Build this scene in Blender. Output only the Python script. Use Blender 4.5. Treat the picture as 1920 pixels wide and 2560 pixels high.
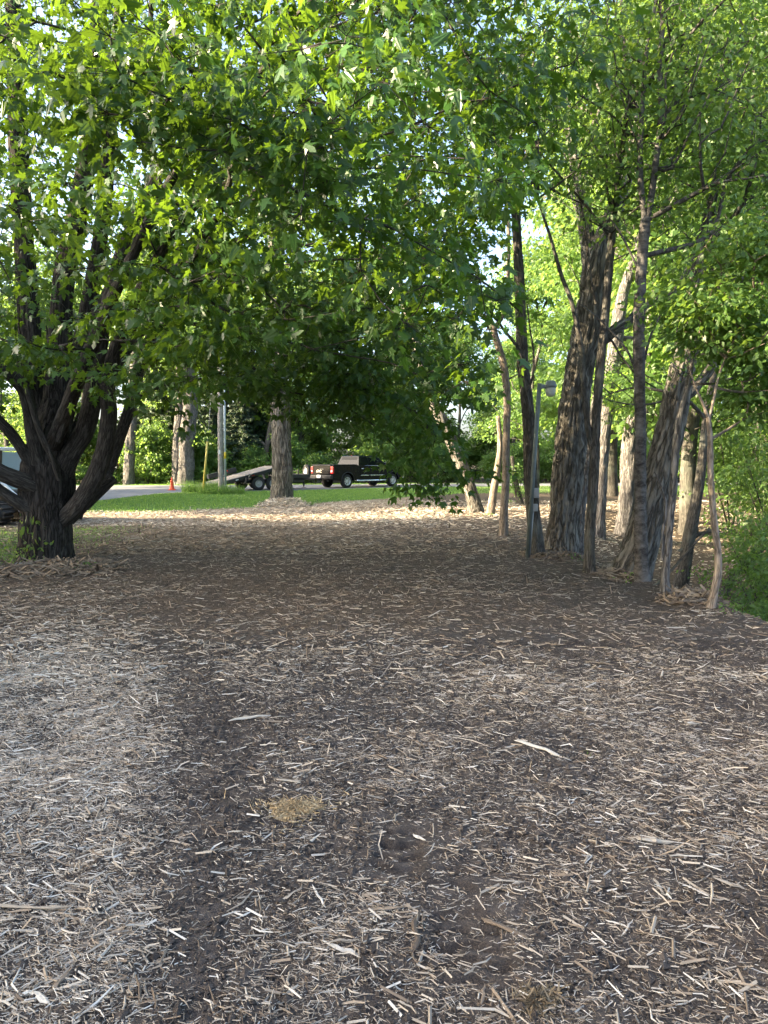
import bpy, bmesh, math, random
import numpy as np
from mathutils import Vector, Matrix, Euler

for o in list(bpy.data.objects):
    bpy.data.objects.remove(o)
sc = bpy.context.scene
COL = sc.collection
rad = math.radians
rng = np.random.default_rng(11)
random.seed(11)

# ------------------------------------------------------------------ camera
F = 1849.0                      # focal length in photograph pixels (1920 x 2560)
PITCH = math.atan(127.0 / F)    # horizon at row 1153
CAMZ = 1.6
cam_d = bpy.data.cameras.new('camera')
cam_d.sensor_fit = 'VERTICAL'
cam_d.sensor_height = 36.0
cam_d.sensor_width = 27.0
cam_d.lens = 26.0
cam_d.clip_start = 0.05
cam_d.clip_end = 2000
cam = bpy.data.objects.new('camera', cam_d)
COL.objects.link(cam)
cam.location = (0, 0, CAMZ)
cam.rotation_euler = (math.pi / 2 - PITCH, 0, 0)
sc.camera = cam

# ------------------------------------------------------------------ sky, sun, exposure
SUN_TO = Vector((-0.98, -0.18, 0.0)).normalized()
SUN_EL = rad(21)
sun_vec = Vector((SUN_TO.x * math.cos(SUN_EL), SUN_TO.y * math.cos(SUN_EL), math.sin(SUN_EL)))
w = bpy.data.worlds.new('World')
sc.world = w
w.use_nodes = True
nt = w.node_tree
nt.nodes.clear()
sky = nt.nodes.new('ShaderNodeTexSky')
sky.sky_type = 'NISHITA'
sky.sun_disc = False
sky.sun_elevation = SUN_EL
sky.sun_rotation = math.atan2(SUN_TO.x, SUN_TO.y)
sky.air_density = 0.75
sky.dust_density = 4.5
sky.ozone_density = 1.0
bg = nt.nodes.new('ShaderNodeBackground')
bg.inputs['Strength'].default_value = 0.15
wo = nt.nodes.new('ShaderNodeOutputWorld')
nt.links.new(sky.outputs[0], bg.inputs[0])
nt.links.new(bg.outputs[0], wo.inputs[0])

sl = bpy.data.lights.new('sun', 'SUN')
sl.energy = 5.0
sl.angle = rad(0.5)
sl.color = (1.0, 0.82, 0.56)
so = bpy.data.objects.new('sun', sl)
COL.objects.link(so)
so.rotation_euler = (-sun_vec).to_track_quat('-Z', 'Y').to_euler()
so.location = (-30, 10, 30)

vs = sc.view_settings
vs.view_transform = 'Standard'
vs.look = 'None'
vs.exposure = 2.7
vs.gamma = 1.0
vs.use_curve_mapping = False

sc.render.engine = 'CYCLES'
cy = sc.cycles
cy.max_bounces = 7
cy.diffuse_bounces = 4
cy.glossy_bounces = 3
cy.transmission_bounces = 5
cy.transparent_max_bounces = 6
cy.caustics_reflective = False
cy.caustics_refractive = False
cy.sample_clamp_indirect = 6.0
cy.use_denoising = True
try:
    cy.denoiser = 'OPENIMAGEDENOISE'
except Exception:
    pass

# ------------------------------------------------------------------ pixel -> world helpers
CP, SP = math.cos(PITCH), math.sin(PITCH)


def ray(px, py):
    a = (px - 960.0) / F
    b = (1280.0 - py) / F
    return np.array([a, CP + b * SP, -SP + b * CP])


def P(px, py, Y):
    d = ray(px, py)
    t = Y / d[1]
    return np.array([0, 0, CAMZ]) + d * t


# ------------------------------------------------------------------ noise
def _h(ix, iy, iz, seed):
    n = (ix * 374761393 + iy * 668265263 + iz * 2147483647 + seed * 1274126177) & 0xFFFFFFFF
    n = ((n ^ (n >> 13)) * 1274126177) & 0xFFFFFFFF
    n = (n ^ (n >> 16)) & 0xFFFFFFFF
    return n.astype(np.float64) / 4294967295.0


def vnoise(p, seed=0):
    p = np.asarray(p, dtype=np.float64)
    f = np.floor(p)
    i = f.astype(np.int64)
    t = p - f
    t = t * t * t * (t * (t * 6 - 15) + 10)
    x, y, z = i[..., 0], i[..., 1], i[..., 2]
    u, v, s = t[..., 0], t[..., 1], t[..., 2]
    c = lambda a, b, d: _h(x + a, y + b, z + d, seed)
    x00 = c(0, 0, 0) * (1 - u) + c(1, 0, 0) * u
    x10 = c(0, 1, 0) * (1 - u) + c(1, 1, 0) * u
    x01 = c(0, 0, 1) * (1 - u) + c(1, 0, 1) * u
    x11 = c(0, 1, 1) * (1 - u) + c(1, 1, 1) * u
    return (x00 * (1 - v) + x10 * v) * (1 - s) + (x01 * (1 - v) + x11 * v) * s


def n2(x, y, k, seed=0):
    return vnoise(np.stack([x * k, y * k, np.zeros_like(x) + seed * 7.3], -1), seed)


def fbm2(x, y, k, seed=0, octv=3):
    s = 0; a = 0.5; t = 0
    for o in range(octv):
        s = s + a * n2(x, y, k, seed + o); t += a
        a *= 0.5; k *= 2.1
    return s / t


def sstep(a, b, x):
    t = np.clip((x - a) / (b - a), 0, 1)
    return t * t * (3 - 2 * t)


# ------------------------------------------------------------------ terrain height
def crest(Y):
    return np.interp(Y, [0, 4, 7.5, 9.8, 11, 12, 13.5, 15, 18, 22, 26, 32, 42], [5.0, 4.4, 4.15, 3.95, 3.65, 3.5, 3.4, 3.4, 4.0, 5.5, 9, 17, 45])


def hbase(X, Y):
    X = np.asarray(X, float); Y = np.asarray(Y, float)
    d = np.maximum(0, X - crest(Y) + 0.35)
    D = np.interp(Y, [-20, 0, 8, 14, 20, 26, 34], [4, 3.6, 2.9, 1.7, 1.1, 0.5, 0.0])
    z = -D * (1 - np.exp(-(d / 2.3) ** 1.5))
    flat = 1 - sstep(17, 24, Y)
    z = z + flat * (fbm2(X, Y, 0.35, 3, 2) - 0.5) * 0.14
    return z


TRK = P(1180, 2330, 2.45)


def hfine(X, Y):
    near = 1 - sstep(9, 16, Y)
    z = near * ((fbm2(X, Y, 2.2, 5, 3) - 0.5) * 0.085 + (fbm2(X, Y, 11, 9, 2) - 0.5) * 0.028)
    # lug marks left by a machine's track
    for (cx, y0, y1, hw, ph) in ((0.34, 2.12, 2.56, 0.14, 0.0), (0.09, 2.74, 3.12, 0.11, 0.03), (0.30, 2.62, 2.80, 0.09, 0.02)):
        m = sstep(hw, hw * 0.7, np.abs(X - cx - 0.06 * np.sin(Y * 2))) * sstep(y0 - .1, y0 + .15, Y) * sstep(y1 + .1, y1 - .2, Y)
        m = m * (0.7 + 0.3 * sstep(0.3, 0.55, n2(X, Y, 4.1, 23)))
        z = z - m * (0.012 + 0.06 * sstep(0.1, 0.6, np.sin((Y + ph + 0.16 * X + 0.012 * np.sin(X * 40)) * 2 * math.pi / 0.09)))
    return z


def H(X, Y):
    return hbase(X, Y) + hfine(np.asarray(X, float), np.asarray(Y, float))


def G(px, py, y0=1.5, y1=120):
    """the ground point seen at a pixel of the photograph"""
    d = ray(px, py)
    ts = np.geomspace(y0, y1, 900) / d[1]
    q = np.array([0, 0, CAMZ])[None] + ts[:, None] * d[None]
    below = q[:, 2] <= hbase(q[:, 0], q[:, 1])
    i = int(np.argmax(below)) if below.any() else len(ts) - 1
    return q[i]


def gz(x, y):
    return float(H(np.array([x]), np.array([y]))[0])


# ------------------------------------------------------------------ object helpers
def tag(o, label=None, cat=None, group=None, kind=None):
    if label: o['label'] = label
    if cat: o['category'] = cat
    if group: o['group'] = group
    if kind: o['kind'] = kind
    return o


def empty(name, loc, label=None, cat=None, group=None, rz=0.0):
    o = bpy.data.objects.new(name, None)
    COL.objects.link(o)
    o.location = loc
    o.rotation_euler = (0, 0, rz)
    o.empty_display_size = 0.3
    tag(o, label, cat, group)
    return o


def link(name, me, parent=None, kind=None):
    o = bpy.data.objects.new(name, me)
    COL.objects.link(o)
    if parent is not None: o.parent = parent
    if kind: o['kind'] = kind
    return o


def np_mesh(name, V, facesets, mat, smooth=False, pattrs=None, fattrs=None):
    """facesets: list of (n,k) index arrays"""
    me = bpy.data.meshes.new(name)
    V = np.asarray(V, dtype=np.float32)
    nl = sum(f.size for f in facesets)
    nf = sum(len(f) for f in facesets)
    me.vertices.add(len(V))
    me.vertices.foreach_set('co', V.ravel())
    me.loops.add(nl)
    me.loops.foreach_set('vertex_index', np.concatenate([f.ravel() for f in facesets]).astype(np.int32))
    me.polygons.add(nf)
    tot = np.concatenate([np.full(len(f), f.shape[1]) for f in facesets]).astype(np.int32)
    st = np.concatenate([[0], np.cumsum(tot)[:-1]]).astype(np.int32)
    me.polygons.foreach_set('loop_start', st)
    me.polygons.foreach_set('loop_total', tot)
    me.polygons.foreach_set('use_smooth', np.full(nf, smooth, dtype=bool))
    for k, a in (pattrs or {}).items():
        a = np.asarray(a, dtype=np.float32)
        if a.ndim == 2:
            at = me.attributes.new(k, 'FLOAT_VECTOR', 'POINT'); at.data.foreach_set('vector', a.ravel())
        else:
            at = me.attributes.new(k, 'FLOAT', 'POINT'); at.data.foreach_set('value', a)
    for k, a in (fattrs or {}).items():
        at = me.attributes.new(k, 'FLOAT', 'FACE'); at.data.foreach_set('value', np.asarray(a, dtype=np.float32))
    me.update(calc_edges=True)
    me.validate()
    if mat: me.materials.append(mat)
    return me


def copy_tree(o, parent=None):
    c = o.copy()
    COL.objects.link(c)
    if parent is not None:
        c.parent = parent
        c.matrix_parent_inverse = o.matrix_parent_inverse.copy()
    for ch in list(o.children):
        copy_tree(ch, c)
    return c


class B:
    """collects shaped pieces into one mesh object"""
    def __init__(s): s.bm = bmesh.new()

    def _xf(s, vs, loc, rot):
        M = Matrix.Translation(Vector(loc)) @ Euler(rot).to_matrix().to_4x4()
        for v in vs: v.co = M @ v.co

    def box(s, loc, size, rot=(0, 0, 0), bev=0.0, seg=1):
        r = bmesh.ops.create_cube(s.bm, size=1.0)
        vs_ = r['verts']
        for v in vs_: v.co = Vector((v.co.x * size[0], v.co.y * size[1], v.co.z * size[2]))
        if bev > 0:
            es = list({e for v in vs_ for e in v.link_edges})
            b = bmesh.ops.bevel(s.bm, geom=es, offset=bev, segments=seg, profile=0.6, affect='EDGES')
            vs_ = list({v for f in b['faces'] for v in f.verts} | {v for v in vs_ if v.is_valid})
        s._xf(vs_, loc, rot)
        return s

    def tube(s, pts, r, n=10, cap=True):
        pts = [Vector(p) for p in pts]
        rs = r if hasattr(r, '__len__') else [r] * len(pts)
        rings = []
        up = Vector((0, 0, 1)) if abs((pts[1] - pts[0]).normalized().z) < 0.9 else Vector((1, 0, 0))
        for i, p in enumerate(pts):
            d = (pts[min(i + 1, len(pts) - 1)] - pts[max(i - 1, 0)]).normalized()
            a = d.cross(up).normalized(); b = a.cross(d)
            rings.append([s.bm.verts.new(p + (a * math.cos(t) + b * math.sin(t)) * rs[i]) for t in [2 * math.pi * k / n for k in range(n)]])
        for i in range(len(rings) - 1):
            for k in range(n):
                f = s.bm.faces.new((rings[i][k], rings[i][(k + 1) % n], rings[i + 1][(k + 1) % n], rings[i + 1][k])); f.smooth = True
        if cap:
            s.bm.faces.new(rings[0][::-1]); s.bm.faces.new(rings[-1])
        return s

    def lathe(s, prof, axis='Z', loc=(0, 0, 0), n=24, rot=(0, 0, 0), cap=True):
        rings = []
        for (r, h) in prof:
            ring = []
            for k in range(n):
                t = 2 * math.pi * k / n
                if axis == 'Z': c = (r * math.cos(t), r * math.sin(t), h)
                elif axis == 'Y': c = (r * math.cos(t), h, r * math.sin(t))
                else: c = (h, r * math.cos(t), r * math.sin(t))
                ring.append(s.bm.verts.new(c))
            rings.append(ring)
        for i in range(len(rings) - 1):
            for k in range(n):
                f = s.bm.faces.new((rings[i][k], rings[i][(k + 1) % n], rings[i + 1][(k + 1) % n], rings[i + 1][k])); f.smooth = True
        if cap and prof[0][0] > 1e-4: s.bm.faces.new(rings[0])
        if cap and prof[-1][0] > 1e-4: s.bm.faces.new(rings[-1])
        s._xf([v for r in rings for v in r], loc, rot)
        return s

    def prism(s, prof, y0, y1, bev=0.0, taper=None):
        """profile in x,z swept along y"""
        a = [s.bm.verts.new((x, y0, z)) for x, z in prof]
        b = [s.bm.verts.new((x, y1, z)) for x, z in prof]
        n = len(prof); fs = []
        for k in range(n):
            fs.append(s.bm.faces.new((a[k], a[(k + 1) % n], b[(k + 1) % n], b[k])))
        f0 = s.bm.faces.new(a[::-1]); f1 = s.bm.faces.new(b)
        if bev:
            es = list(set(f0.edges) | set(f1.edges))
            bmesh.ops.bevel(s.bm, geom=es, offset=bev, segments=2, profile=0.6, affect='EDGES')
        return s

    def quad(s, pts):
        s.bm.faces.new([s.bm.verts.new(p) for p in pts]); return s

    def hexa(s, c8):
        v = [s.bm.verts.new(p) for p in c8]
        for q in ((0, 3, 2, 1), (4, 5, 6, 7), (0, 1, 5, 4), (1, 2, 6, 5), (2, 3, 7, 6), (3, 0, 4, 7)):
            s.bm.faces.new([v[i] for i in q])
        return s

    def mesh(s, name, mat):
        bmesh.ops.recalc_face_normals(s.bm, faces=s.bm.faces)
        me = bpy.data.meshes.new(name)
        s.bm.to_mesh(me); s.bm.free()
        if mat: me.materials.append(mat)
        return me

    def obj(s, name, mat, parent=None, kind=None):
        return link(name, s.mesh(name, mat), parent, kind)


# ------------------------------------------------------------------ materials
class NT:
    def __init__(s, name):
        s.m = bpy.data.materials.new(name); s.m.use_nodes = True
        s.t = s.m.node_tree; s.t.nodes.clear()
        s.out = s.t.nodes.new('ShaderNodeOutputMaterial')

    def n(s, typ, **kw):
        x = s.t.nodes.new(typ)
        for k, v in kw.items():
            if k.startswith('i_'):
                x.inputs[k[2:].replace('_', ' ')].default_value = v
            else: setattr(x, k, v)
        return x

    def l(s, a, b): s.t.links.new(a, b); return s

    def ramp(s, fac, stops):
        r = s.n('ShaderNodeValToRGB')
        e = r.color_ramp.elements
        while len(e) < len(stops): e.new(0.5)
        for k, (p, c) in enumerate(stops):
            e[k].position = p; e[k].color = (*c, 1) if len(c) == 3 else c
        s.l(fac, r.inputs[0])
        return r.outputs[0]

    def noise(s, vec, scale, detail=4, rough=0.6):
        x = s.n('ShaderNodeTexNoise'); x.inputs['Scale'].default_value = scale
        x.inputs['Detail'].default_value = detail; x.inputs['Roughness'].default_value = rough
        if vec is not None: s.l(vec, x.inputs['Vector'])
        return x.outputs['Fac']

    def mix(s, fac, a, b, mode='MIX'):
        x = s.n('ShaderNodeMix', data_type='RGBA', blend_type=mode)
        if hasattr(fac, 'is_linked'): s.l(fac, x.inputs['Factor'])
        else: x.inputs['Factor'].default_value = fac
        for v, i in ((a, 6), (b, 7)):
            if hasattr(v, 'is_linked'): s.l(v, x.inputs[i])
            else: x.inputs[i].default_value = (*v, 1)
        return x.outputs[2]

    def math(s, op, a, b=0.0):
        x = s.n('ShaderNodeMath', operation=op)
        for v, i in ((a, 0), (b, 1)):
            if hasattr(v, 'is_linked'): s.l(v, x.inputs[i])
            else: x.inputs[i].default_value = v
        return x.outputs[0]

    def bump(s, h, dist, strength=1.0):
        x = s.n('ShaderNodeBump'); x.inputs['Distance'].default_value = dist; x.inputs['Strength'].default_value = strength
        s.l(h, x.inputs['Height']); return x.outputs[0]

    def attr(s, name):
        return s.n('ShaderNodeAttribute', attribute_name=name)

    def princ(s, col, rough=0.8, metal=0.0, normal=None, spec=0.5, coat=0.0):
        p = s.n('ShaderNodeBsdfPrincipled')
        if hasattr(col, 'is_linked'): s.l(col, p.inputs['Base Color'])
        else: p.inputs['Base Color'].default_value = (*col, 1)
        if hasattr(rough, 'is_linked'): s.l(rough, p.inputs['Roughness'])
        else: p.inputs['Roughness'].default_value = rough
        p.inputs['Metallic'].default_value = metal
        p.inputs['Specular IOR Level'].default_value = spec
        p.inputs['Coat Weight'].default_value = coat
        if normal is not None: s.l(normal, p.inputs['Normal'])
        return p.outputs[0]

    def done(s, sh): s.l(sh, s.out.inputs[0]); return s.m


def geo_pos(t): return t.n('ShaderNodeNewGeometry').outputs['Position']
def obj_co(t): return t.n('ShaderNodeTexCoord').outputs['Object']


def mat_bark(name, dark, mid, light, k=1.0, lich=None, bump=0.02):
    t = NT(name)
    a = t.attr('tube').outputs['Vector']
    mp = t.n('ShaderNodeMapping'); mp.inputs['Scale'].default_value = (k * 10, k * 10, k * 1.6); t.l(a, mp.inputs[0])
    nz = t.noise(mp.outputs[0], 2.2, 6, 0.65)
    crk = t.noise(mp.outputs[0], 1.7, 3, 0.55)
    crk = t.math('ABSOLUTE', t.math('SUBTRACT', crk, 0.5))
    crk = t.ramp(crk, [(0.0, (0, 0, 0)), (0.085, (1, 1, 1))])
    fine = t.noise(mp.outputs[0], 9.0, 4, 0.7)
    big = t.noise(a, 1.4, 3, 0.5)
    c = t.ramp(nz, [(0.30, dark), (0.5, mid), (0.72, light)])
    c = t.mix(t.math('MULTIPLY', fine, 0.3), c, dark)
    c = t.mix(crk, tuple(x * 0.75 for x in dark), c)
    if lich is not None:
        f = t.ramp(big, [(0.5, (0, 0, 0)), (0.68, (1, 1, 1))])
        c = t.mix(t.math('MULTIPLY', f, 0.6), c, lich)
    h = t.math('ADD', t.math('ADD', t.math('MULTIPLY', nz, 0.6), t.math('MULTIPLY', fine, 0.4)), crk)
    return t.done(t.princ(c, 0.92, normal=t.bump(h, bump), spec=0.2))


def mat_leaf(name, dark, light, trans, gloss=0.42, tf=0.42, spec=0.5):
    t = NT(name)
    r = t.attr('rnd').outputs['Fac']
    oi = t.n('ShaderNodeObjectInfo').outputs['Random']
    v = t.math('ADD', r, t.math('MULTIPLY', oi, t.math('LESS_THAN', r, 0.0005)))   # joined pieces carry their own value, single ones use the object's
    c = t.ramp(v, [(0.0, dark), (0.75, light), (1.0, tuple(min(1, x * 1.35) for x in light))])
    p = t.princ(c, gloss, spec=spec)
    tr = t.n('ShaderNodeBsdfTranslucent')
    tc = t.ramp(v, [(0.0, tuple(x * 0.75 for x in trans)), (1.0, trans)])
    t.l(tc, tr.inputs['Color'])
    mx = t.n('ShaderNodeMixShader'); mx.inputs[0].default_value = tf
    t.l(p, mx.inputs[1]); t.l(tr.outputs[0], mx.inputs[2])
    return t.done(mx.outputs[0])


def mat_plain(name, col, rough=0.5, metal=0.0, var=0.25, scale=6.0, spec=0.5, coat=0.0, bump=0.0):
    t = NT(name)
    o = obj_co(t)
    nz = t.noise(o, scale, 5, 0.65)
    d = tuple(x * (1 - var) for x in col); l_ = tuple(min(1, x * (1 + var)) for x in col)
    c = t.ramp(nz, [(0.3, d), (0.7, l_)])
    nr = t.bump(t.noise(o, scale * 6, 3), bump) if bump else None
    return t.done(t.princ(c, rough, metal, nr, spec, coat))


M = {}
M['maple_bark'] = mat_bark('maple_bark', (0.022, 0.0195, 0.017), (0.055, 0.049, 0.042), (0.105, 0.094, 0.08), 1.0)
M['limb_bark'] = mat_bark('limb_bark', (0.036, 0.033, 0.028), (0.075, 0.068, 0.059), (0.13, 0.119, 0.104), 1.4, bump=0.008)
M['willow_bark'] = mat_bark('willow_bark', (0.08, 0.073, 0.060), (0.19, 0.176, 0.148), (0.32, 0.30, 0.258), 0.8, bump=0.035)
M['grey_bark'] = mat_bark('grey_bark', (0.09, 0.082, 0.074), (0.19, 0.176, 0.16), (0.31, 0.295, 0.27), 1.1, bump=0.02)
M['brown_bark'] = mat_bark('brown_bark', (0.052, 0.047, 0.039), (0.108, 0.099, 0.083), (0.175, 0.163, 0.14), 1.5, lich=(0.18, 0.19, 0.15), bump=0.012)
M['tan_bark'] = mat_bark('tan_bark', (0.15, 0.12, 0.09), (0.27, 0.22, 0.17), (0.37, 0.32, 0.26), 1.4, bump=0.008)
t = NT('ringed_bark')
a = t.attr('tube').outputs['Vector']
mp = t.n('ShaderNodeMapping'); mp.inputs['Scale'].default_value = (9, 9, 16); t.l(a, mp.inputs[0])
rg = t.noise(mp.outputs[0], 1.0, 6, 0.72)
c = t.ramp(rg, [(0.36, (0.026, 0.024, 0.022)), (0.48, (0.068, 0.062, 0.056)), (0.68, (0.145, 0.136, 0.124))])
c = t.mix(t.ramp(t.noise(a, 3.0, 3), [(0.5, (0, 0, 0)), (0.7, (.7, .7, .7))]), c, (0.18, 0.176, 0.165))
M['ringed_bark'] = t.done(t.princ(c, 0.9, normal=t.bump(t.math('ADD', rg, t.math('MULTIPLY', t.noise(a, 60, 4), .3)), 0.012), spec=0.2))
M['maple_leaf'] = mat_leaf('maple_leaf', (0.018, 0.052, 0.013), (0.042, 0.100, 0.019), (0.20, 0.34, 0.02), 0.34, 0.34, .32)
M['small_leaf'] = mat_leaf('small_leaf', (0.045, 0.095, 0.022), (0.085, 0.16, 0.035), (0.26, 0.40, 0.05), 0.45, 0.45)
M['wood_leaf'] = mat_leaf('wood_leaf', (0.055, 0.115, 0.03), (0.11, 0.195, 0.05), (0.33, 0.50, 0.09), 0.5, 0.5)
M['shrub_leaf'] = mat_leaf('shrub_leaf', (0.045, 0.10, 0.024), (0.095, 0.175, 0.04), (0.26, 0.40, 0.06), 0.5, 0.45)
M['needles'] = mat_leaf('needles', (0.022, 0.045, 0.022), (0.045, 0.08, 0.035), (0.10, 0.15, 0.04), 0.6, 0.25)
M['grass'] = mat_leaf('grass', (0.075, 0.155, 0.03), (0.145, 0.245, 0.055), (0.26, 0.44, 0.07), 0.5, 0.45)

# ---- ground
t = NT('soil')
pos = geo_pos(t)
gm = t.attr('grass').outputs['Fac']
sm = t.attr('straw').outputs['Fac']
bm_ = t.attr('brown').outputs['Fac']
soil = t.ramp(t.noise(pos, 9, 6, 0.7), [(0.3, (0.052, 0.043, 0.036)), (0.55, (0.094, 0.079, 0.066)), (0.75, (0.148, 0.127, 0.107))])
brown = t.ramp(t.noise(pos, 14, 6, 0.75), [(0.3, (0.052, 0.040, 0.030)), (0.55, (0.104, 0.080, 0.059)), (0.75, (0.18, 0.142, 0.106))])
mp = t.n('ShaderNodeMapping'); mp.inputs['Scale'].default_value = (9, 26, 20); mp.inputs['Rotation'].default_value = (0, 0, 0.25); t.l(pos, mp.inputs[0])
straw = t.ramp(t.noise(mp.outputs[0], 3.0, 5, 0.8), [(0.32, (0.09, 0.066, 0.044)), (0.5, (0.24, 0.185, 0.125)), (0.7, (0.42, 0.345, 0.25))])
lawn = t.ramp(t.noise(pos, 3.0, 5, 0.7), [(0.3, (0.055, 0.115, 0.025)), (0.55, (0.085, 0.17, 0.035)), (0.75, (0.15, 0.21, 0.06))])
brk = t.math('MULTIPLY', t.math('SUBTRACT', t.noise(pos, 2.2, 5, 0.7), 0.5), 1.3)
def edge(f): 
    x = t.n('ShaderNodeMapRange'); x.inputs['From Min'].default_value = 0.35; x.inputs['From Max'].default_value = 0.65
    t.l(t.math('ADD', f, brk), x.inputs['Value']); return x.outputs[0]
c = t.mix(edge(bm_), soil, brown)
c = t.mix(edge(sm), c, straw)
c = t.mix(edge(gm), c, lawn)
h = t.math('ADD', t.noise(pos, 40, 5, 0.7), t.math('MULTIPLY', t.noise(pos, 160, 3, 0.6), 0.4))
M['soil'] = t.done(t.princ(c, 0.95, normal=t.bump(h, 0.016), spec=0.15))

t = NT('asphalt')
pos = geo_pos(t)
c = t.ramp(t.noise(pos, 1.2, 6, 0.7), [(0.3, (0.12, 0.12, 0.125)), (0.7, (0.20, 0.20, 0.205))])
c = t.mix(t.math('MULTIPLY', t.noise(pos, 60, 2), 0.3), c, (0.26, 0.26, 0.26))
M['asphalt'] = t.done(t.princ(c, 0.85, normal=t.bump(t.noise(pos, 90, 2), 0.004)))

t = NT('wood_chip')
r = t.attr('rnd').outputs['Fac']; oi = t.n('ShaderNodeObjectInfo').outputs['Random']
v = t.math('ADD', r, t.math('MULTIPLY', oi, t.math('LESS_THAN', r, 0.0005)))
c = t.ramp(v, [(0.0, (0.10, 0.072, 0.048)), (0.25, (0.21, 0.16, 0.11)), (0.55, (0.37, 0.312, 0.232)), (0.85, (0.55, 0.49, 0.39)), (1.0, (0.72, 0.67, 0.56))])
pos = geo_pos(t)
c = t.mix(t.math('MULTIPLY', t.noise(pos, 70, 3), 0.35), c, (0.16, 0.125, 0.09))
M['chip'] = t.done(t.princ(c, 0.8, normal=t.bump(t.noise(pos, 250, 3), 0.002), spec=0.25))

M['black_paint'] = mat_plain('black_paint', (0.004, 0.005, 0.007), 0.18, 0, 0.1, spec=0.14)
M['black_trim'] = mat_plain('black_trim', (0.014, 0.014, 0.015), 0.5)
M['tyre'] = mat_plain('tyre', (0.018, 0.018, 0.018), 0.8, bump=0.004)
M['rubber'] = mat_plain('rubber', (0.028, 0.026, 0.025), 0.62, bump=0.004)
M['alloy'] = mat_plain('alloy', (0.62, 0.63, 0.65), 0.28, 0.85, 0.1)
M['chrome'] = mat_plain('chrome', (0.75, 0.76, 0.78), 0.14, 1.0, 0.05)
M['white_steel'] = mat_plain('white_steel', (0.72, 0.74, 0.76), 0.4, 0, 0.12)
M['red_lens'] = mat_plain('red_lens', (0.55, 0.015, 0.02), 0.15, 0, 0.1, coat=0.5)
M['white_lens'] = mat_plain('white_lens', (0.75, 0.75, 0.75), 0.15, 0, 0.1)
M['plate'] = mat_plain('plate', (0.65, 0.68, 0.74), 0.4, 0, 0.1)
M['trailer_black'] = mat_plain('trailer_black', (0.012, 0.014, 0.018), 0.38, 0, 0.3, coat=0.2)
M['cone_orange'] = mat_plain('cone_orange', (0.80, 0.085, 0.015), 0.45, 0, 0.08)
M['pole_wood'] = mat_bark('pole_wood', (0.24, 0.22, 0.20), (0.40, 0.375, 0.345), (0.50, 0.475, 0.445), 1.2, bump=0.004)
M['conduit'] = mat_plain('conduit', (0.40, 0.46, 0.50), 0.5, 0, 0.08)
M['yellow'] = mat_plain('yellow', (0.72, 0.52, 0.03), 0.5, 0, 0.1)
M['yellow_guard'] = mat_plain('yellow_guard', (0.55, 0.45, 0.10), 0.6, 0, 0.2)
M['steel_wire'] = mat_plain('steel_wire', (0.30, 0.30, 0.29), 0.5, 0.4)
M['post_green'] = mat_plain('post_green', (0.11, 0.135, 0.125), 0.5, 0.1, 0.2)
M['lamp_grey'] = mat_plain('lamp_grey', (0.17, 0.20, 0.20), 0.5, 0.3, 0.15)
M['outlet'] = mat_plain('outlet', (0.26, 0.27, 0.26), 0.5, 0.1, 0.12)
M['stump_wood'] = mat_bark('stump_wood', (0.30, 0.21, 0.11), (0.52, 0.40, 0.22), (0.66, 0.54, 0.33), 2.5, bump=0.006)
M['mulcher_steel'] = mat_plain('mulcher_steel', (0.14, 0.13, 0.12), 0.6, 0.3, 0.35, 4)
M['paint_line'] = mat_plain('paint_line', (0.55, 0.55, 0.52), 0.7, 0, 0.3, 8)
M['stone'] = mat_plain('stone', (0.36, 0.35, 0.33), 0.85, 0, 0.3, 9, bump=0.01)

t = NT('deck_wood')
o = obj_co(t)
mp = t.n('ShaderNodeMapping'); mp.inputs['Scale'].default_value = (1.2, 22, 22); t.l(o, mp.inputs[0])
oi = t.n('ShaderNodeObjectInfo').outputs['Random']
c = t.ramp(t.noise(mp.outputs[0], 2, 6, 0.7), [(0.25, (0.15, 0.135, 0.12)), (0.55, (0.26, 0.235, 0.205)), (0.8, (0.36, 0.33, 0.29))])
c = t.mix(t.math('MULTIPLY', oi, 0.45), c, (0.14, 0.125, 0.11))
M['deck_wood'] = t.done(t.princ(c, 0.85, spec=0.2))

t = NT('dark_glass')
M['dark_glass'] = t.done(t.princ((0.006, 0.008, 0.009), 0.05, spec=0.05))
t = NT('cab_glass')
M['cab_glass'] = t.done(t.princ((0.30, 0.42, 0.52), 0.12, spec=0.8))
t = NT('lamp_glass')
p = t.n('ShaderNodeBsdfPrincipled'); p.inputs['Base Color'].default_value = (0.52, 0.54, 0.50, 1); p.inputs['Roughness'].default_value = 0.35
p.inputs['Transmission Weight'].default_value = 0.25
M['lamp_glass'] = t.done(p.outputs[0])
t = NT('water')
M['water'] = t.done(t.princ((0.02, 0.035, 0.02), 0.08, normal=t.bump(t.noise(geo_pos(t), 3, 2), 0.02)))

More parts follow.
